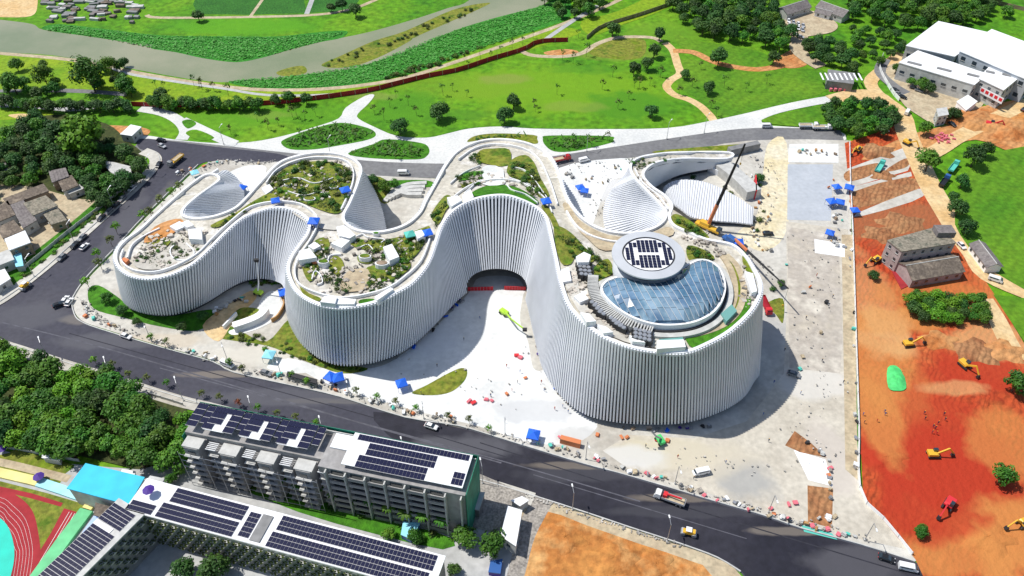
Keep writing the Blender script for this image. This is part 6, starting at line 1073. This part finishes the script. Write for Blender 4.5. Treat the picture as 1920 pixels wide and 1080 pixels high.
for u, v, lab in ((3, 840, 'purple parasol at the edge of the practice strip'), (72, 893, 'purple parasol beside the spectator ledge'), (278, 918, 'purple parasol on the school roof corner')):
    z = 15.8 if 'roof' in lab else 0; p = P(u, v, z+2.5); t = thing('parasol', lab, 'parasol', (p.x, p.y, z)); MB().tube((0, 0, 0), (0, 0, 3), .06, n=5).build('pole', G['steel'], t); MB().add([(1.7*math.cos(k*.785), 1.7*math.sin(k*.785), 2.4) for k in range(8)]+[(0, 0, 3.1)], [(k, (k+1) % 8, 8) for k in range(8)]).build('canopy', G['purple'], t)
# street lamps
def mklamp():
    t = thing('street_lamp', 'lamp', 'street lamp', (0, -500, 0)); MB().tube((0, 0, 0), (0, 0, 9), .13, .08, 6).build('pole', G['steel'], t); MB().beam((0, 0, 8.9), (2.0, 0, 9.4), .12, .12).build('arm', G['steel'], t); MB().box((2.4, 0, 9.42), (1.0, .4, .18)).build('lamp_head', G['white'], t); MB().box((0, 0, .2), (.5, .5, .4)).build('base', G['concrete'], t); return t
lamp = mklamp(); LU = [(285, 641), (427, 676), (528, 706), (655, 742), (795, 786), (947, 816), (1098, 862), (1265, 908), (1440, 962), (1620, 1014)]; LD = [(95, 677), (215, 715), (345, 753), (480, 790), (610, 828), (760, 868), (905, 908), (1073, 958), (1250, 1017)]
for u, v in LU: put(lamp, u, v, 1, 4, 'grey street lamp on the museum side kerb of the main road', 'street lamps on the museum kerb')
for u, v in LD: put(lamp, u, v, -1, -4, 'grey street lamp on the far kerb of the main road from the museum', 'street lamps on the dormitory kerb')
for u, v in [(285, 330), (215, 390), (140, 455), (65, 520), (420, 272), (620, 293), (1100, 285), (1250, 262), (1320, 250)]: put(lamp, u, v, 1, -1, 'grey street lamp along the side and rear roads', 'street lamps on side and rear roads')
# stacks of material and rubble on the site
def heap(name, label, cat, group, pts, cols, smin=.5, smax=1.8, hmax=1.1):
    for (u, v) in pts:
        p = P(u, v); p.z = Z[0]; mb_ = MB(); a, b, h = R.uniform(smin, smax), R.uniform(smin, smax)*.7, R.uniform(.4, hmax)
        for k in range(3): mb_.box((R.uniform(-.2, .2), R.uniform(-.2, .2), h*(k+.5)/3), (a*R.uniform(.8, 1), b*R.uniform(.8, 1), h/3-.03), R.uniform(-.06, .06))
        o = mb_.build(name, G[R.choice(cols)]); o.location = p; o.rotation_euler = (0, 0, R.uniform(0, 3)); tag(o, label, cat, group)
def along(pl, n, w_): 
    out = []
    for _ in range(n):
        k = R.randrange(len(pl)-1); f = R.random(); out.append((pl[k][0]+(pl[k+1][0]-pl[k][0])*f+R.uniform(-w_, w_), pl[k][1]+(pl[k+1][1]-pl[k][1])*f+R.uniform(-w_*.6, w_*.6)))
    return out
flat('litter', (.4, .38, .35), fine=.1, fs=.6)
PAL = ['white', 'concrete', 'dirt_pale', 'concrete', 'gravel_grey', 'concrete', 'concrete_dark', 'white', 'concrete', 'dirt_pale', 'wood', 'brick_old', 'concrete_dark', 'dark', 'teal', 'orange', 'steel']
heap('material_stack', 'stack of building material along the main road kerb', 'material stack', 'stacks along the main road kerb', along([(330, 655), (400, 672), (440, 690), (520, 708), (600, 720), (660, 738), (760, 772), (860, 792)], 60, 8), PAL); heap('material_stack', 'stack of building material on the yard edge by the road', 'material stack', 'stacks along the yard edge', along([(1000, 828), (1080, 852), (1180, 885), (1260, 905), (1330, 930), (1420, 958), (1500, 982), (1600, 1010)], 62, 8), PAL+['white', 'pink'])
heap('material_stack', 'stack of building material on the yard behind the museum', 'material stack', 'stacks behind the museum', along([(1070, 330), (1110, 340), (1170, 305), (1100, 380)], 16, 14)+along([(1420, 300), (1400, 330), (1440, 400), (1400, 450), (1450, 470)], 30, 16)+along([(1490, 285), (1560, 290)], 14, 8)+along([(1555, 340), (1570, 400), (1565, 450), (1580, 470)], 26, 9), PAL); heap('material_stack', 'stack of material lying on the wide pale yard', 'material stack', 'stacks on the pale yard', along([(1590, 420), (1600, 640), (1605, 880)], 14, 4)+along([(1490, 820), (1550, 860), (1560, 980), (1510, 960)], 18, 8)+along([(1480, 480), (1560, 600), (1500, 700), (1560, 780)], 8, 24), PAL)
heap('material_stack', 'stack of material against the museum wall on the plaza', 'material stack', 'stacks by the plaza wall', along([(740, 672), (790, 645), (840, 590), (868, 560)], 22, 5)+along([(1000, 600), (1015, 680), (1045, 735), (1100, 785)], 18, 4)+along([(1140, 800), (1250, 808), (1330, 800)], 14, 5), ['dark', 'concrete_dark', 'steel', 'brick_old', 'purple', 'blue_tent']); heap('material_stack', 'stack of material on the ground left of the museum', 'material stack', 'stacks left of the museum', along([(150, 555), (170, 600), (230, 618)], 12, 6)+along([(330, 330), (370, 318), (420, 305), (500, 310)], 16, 6)+along([(400, 590), (430, 570), (480, 560)], 14, 7), PAL)
heap('barrier_block', 'red and orange barrier block lying on the white plaza', 'barrier', 'barriers on the plaza', [(880, 754), (888, 757), (912, 751), (922, 753), (950, 741), (985, 710), (968, 668), (975, 672), (1050, 822), (1120, 818), (1165, 822), (1175, 822), (1232, 828), (1252, 828), (1320, 886), (1345, 940), (1478, 948), (1522, 988), (1550, 995), (1572, 1004), (1555, 880), (1552, 893), (1445, 955), (1490, 945)], ['pink', 'orange', 'red', 'pink'], 1.0, 2.0, .7)
block('orange_container', 'orange shipping container on the plaza by the road', 'container', [(1052, 815), (1090, 825), (1088, 833), (1050, 823)], 2.6, 'orange', 'orange', 0)
block('site_cabin_row', 'row of dark roofed site cabins at the plaza kerb', 'cabin', [(540, 696), (594, 711), (592, 719), (538, 703)], 3, 'concrete_dark', 'dark', .2, (1, 3, 1.2, 1)); block('blue_tarpaulin', 'blue tarpaulin shelter behind a garden tree', 'tarpaulin', [(756, 978), (788, 980), (770, 1010), (752, 1002)], 3, 'car_blue', 'cyan_light', .1); block('blue_tarpaulin', 'violet blue tarpaulin below the workshop trees', 'tarpaulin', [(920, 1052), (942, 1048), (938, 1075), (916, 1072)], 2.5, 'purple', 'car_blue', .1)
# pink drums, green matting heap
pk = thing('drum_pile', 'pile of bright pink drums beside the leafy tree', 'drums', tuple(P(1768, 262)))
for k in range(26): a = Vector((R.uniform(-6, 6), R.uniform(-4, 4), R.uniform(.4, 1.2))); b_ = R.uniform(0, 3); MB().tube(a, a+Vector((math.cos(b_)*1.6, math.sin(b_)*1.2, .1)), .45, n=8).build('drum', G['pink'], pk)
hp_ = MB(); q = [P(u, v) for u, v in cr([(1663, 692), (1680, 688), (1692, 700), (1698, 730), (1680, 735), (1664, 728)], 3)]; cc = sum(q, Vector())/len(q); rings = [[c_.lerp(cc, f)+Vector((0, 0, .15+1.1*math.sin(f*1.57)*R.uniform(.7, 1.2))) for c_ in q] for f in (0, .3, .6, .9)]; nn = len(q)
hp_.add([p-cc for r in rings for p in r], [(r*nn+i, r*nn+(i+1) % nn, (r+1)*nn+(i+1) % nn, (r+1)*nn+i) for r in range(3) for i in range(nn)]+[tuple(3*nn+i for i in range(nn))]); o = hp_.build('soil_heap', G['green_net'], None, True); o.location = cc+Vector((0, 0, Z[0])); tag(o, 'soil heap under bright green netting on the red earth', 'soil heap')
# spoil mounds with real relief
def mound(u, v, r, h, m, label, group):
    p = P(u, v); mb_ = MB(); N1 = 18; vs = []
    for k in range(6):
        f = 1-k/5
        for a in range(N1): g = r*f*(1+.25*math.sin(a*1.7+u)+R.uniform(-.08, .08)); vs.append((g*math.cos(a*6.283/N1), .7*g*math.sin(a*6.283/N1), -.2+h*(1-f*f)+(R.uniform(-.15, .15) if k else -.1)))
    mb_.add(vs, [(k*N1+a, k*N1+(a+1) % N1, (k+1)*N1+(a+1) % N1, (k+1)*N1+a) for k in range(5) for a in range(N1)]); o = mb_.build('spoil_mound', G[m], None, True); o.location = p+Vector((0, 0, Z[0])); tag(o, label, 'mound', group)
for u, v, r, h, m in ((1640, 285, 9, 2.2, 'earth_brown'), (1655, 330, 6, 1, 'earth_brown'), (1820, 225, 14, 3, 'earth_orange'), (1890, 240, 16, 3, 'earth_orange'), (1690, 420, 10, 1.4, 'earth_brown'), (1650, 440, 8, 1.2, 'earth_brown'), (1830, 660, 9, 1.2, 'earth_brown'), (1880, 660, 8, 1.4, 'earth_orange'), (1840, 745, 7, 1., 'earth_red'), (1660, 860, 7, .8, 'earth_red'), (1850, 1010, 8, 1, 'earth_red'), (1060, 1010, 7, 1.2, 'earth_pit'), (1150, 1050, 8, 1.4, 'earth_pit'), (1230, 1060, 6, 1., 'earth_pit'), (1690, 700, 5, .6, 'earth_red'), (1760, 640, 7, .7, 'earth_orange')): mound(u, v, r, h, m, 'mound of dug soil on the bare earth', 'soil mounds')
# people
def mkperson():
    J = [(0, 0, .92), (0, 0, 1.15), (0, 0, 1.38), (0, .01, 1.5), (0, .02, 1.62), (.17, 0, 1.4), (.24, .02, 1.12), (.22, .16, .9), (-.17, 0, 1.4), (-.25, .0, 1.12), (-.24, .1, .88), (.09, 0, .88), (.11, .04, .48), (.11, -.02, .07), (.12, .12, .03), (-.09, 0, .88), (-.12, .0, .48), (-.13, -.1, .08), (-.13, .04, .03)]
    E_ = [(0, 1), (1, 2), (2, 3), (3, 4), (2, 5), (5, 6), (6, 7), (2, 8), (8, 9), (9, 10), (0, 11), (11, 12), (12, 13), (13, 14), (0, 15), (15, 16), (16, 17), (17, 18)]; rad = [.15, .15, .17, .06, .1, .08, .055, .04, .08, .055, .04, .1, .07, .05, .045, .1, .07, .05, .045]
    me = bpy.data.meshes.new('body'); me.from_pydata(J, E_, []); o = bpy.data.objects.new('body', me); COL.objects.link(o); o.modifiers.new('skin', 'SKIN'); 
    for i, r in enumerate(rad): me.skin_vertices[0].data[i].radius = (r, r*.8)
    me.skin_vertices[0].data[0].use_root = True; sb = o.modifiers.new('s', 'SUBSURF'); sb.levels = 1; sb.render_levels = 1
    dgp = bpy.context.evaluated_depsgraph_get(); m2 = bpy.data.meshes.new_from_object(o.evaluated_get(dgp)); bpy.data.objects.remove(o); return m2
flat('cloth_dark', (.04, .05, .09)); flat('cloth_blue', (.05, .12, .35)); flat('cloth_red', (.4, .04, .04)); flat('skin', (.45, .27, .18)); flat('helmet', (.8, .45, .03))
pm = mkperson(); pm.materials.append(G['cloth_dark']); hm = MB(); leaves_ = [(math.cos(a*.785)*.13, math.sin(a*.785)*.13, 1.66) for a in range(8)]; hm.add(leaves_+[(math.cos(a*.785)*.09, math.sin(a*.785)*.09, 1.75) for a in range(8)]+[(0, 0, 1.78)], [(a, (a+1) % 8, 8+(a+1) % 8, 8+a) for a in range(8)]+[(8+a, 8+(a+1) % 8, 16) for a in range(8)]); hmm = hm.mesh('hard_hat'); hmm.materials.append(G['helmet'])
def folk(pts, label, group):
    for u, v in pts:
        p = P(u, v); t = thing('person', label, 'person', (p.x, p.y, Z[0]), R.uniform(0, 6.28), group); b = link('body', pm, None, t); b.material_slots[0].link = 'OBJECT'; b.material_slots[0].material = G[R.choice(['cloth_dark', 'cloth_blue', 'cloth_red', 'cloth_dark'])]; link('hard_hat', hmm, None, t)
folk([(1731, 778), (1733, 788), (1768, 780), (1770, 790), (1757, 797), (1748, 803), (1752, 806), (1746, 814), (1754, 816), (1657, 775), (1658, 780), (1617, 780), (1619, 795), (1643, 792)], 'worker in dark clothes standing on the red earth', 'workers on the red earth'); folk([(960, 735), (970, 720), (975, 700), (950, 690), (1015, 720), (1020, 735), (920, 745), (790, 740), (820, 690), (870, 640), (900, 600), (1040, 770), (1055, 765), (1065, 775)], 'worker standing on the white plaza', 'workers on the plaza'); folk([(1300, 900), (1360, 870), (1440, 830), (1500, 740), (1540, 680), (1510, 600), (1560, 560), (1430, 780), (1450, 720), (1470, 660), (1270, 860), (1210, 840), (1580, 720), (1530, 520)], 'worker walking across the pale yard', 'workers on the yard')
mb_ = MB()
for (u, v) in along([(330, 655), (440, 690), (600, 722), (760, 772), (900, 806), (1000, 832), (1180, 885), (1330, 930), (1500, 980), (1640, 1015)], 300, 9)+along([(1480, 440), (1560, 520), (1500, 620), (1570, 720), (1480, 800), (1560, 860), (1400, 880), (1300, 860), (1200, 850)], 130, 30)+along([(1420, 290), (1460, 350), (1410, 440), (1380, 470), (1450, 520)], 120, 16)+along([(1060, 320), (1150, 310), (1110, 400)], 60, 18)+along([(740, 690), (900, 720), (1000, 760), (960, 620)], 30, 30)+along([(150, 560), (200, 610), (330, 650)], 150, 8)+along([(985, 930), (1100, 970), (1290, 1030)], 120, 6)+along([(330, 335), (420, 305), (540, 305)], 120, 8):
    p = P(u, v); s = R.uniform(.15, .5); mb_.box(p+Vector((0, 0, Z[0]+s*.3)), (s*R.uniform(.7, 2), s, s*.6), R.uniform(0, 3))
tag(mb_.build('site_litter', G['litter']), 'small scattered rubble and litter across the building site', 'rubble', None, 'stuff')
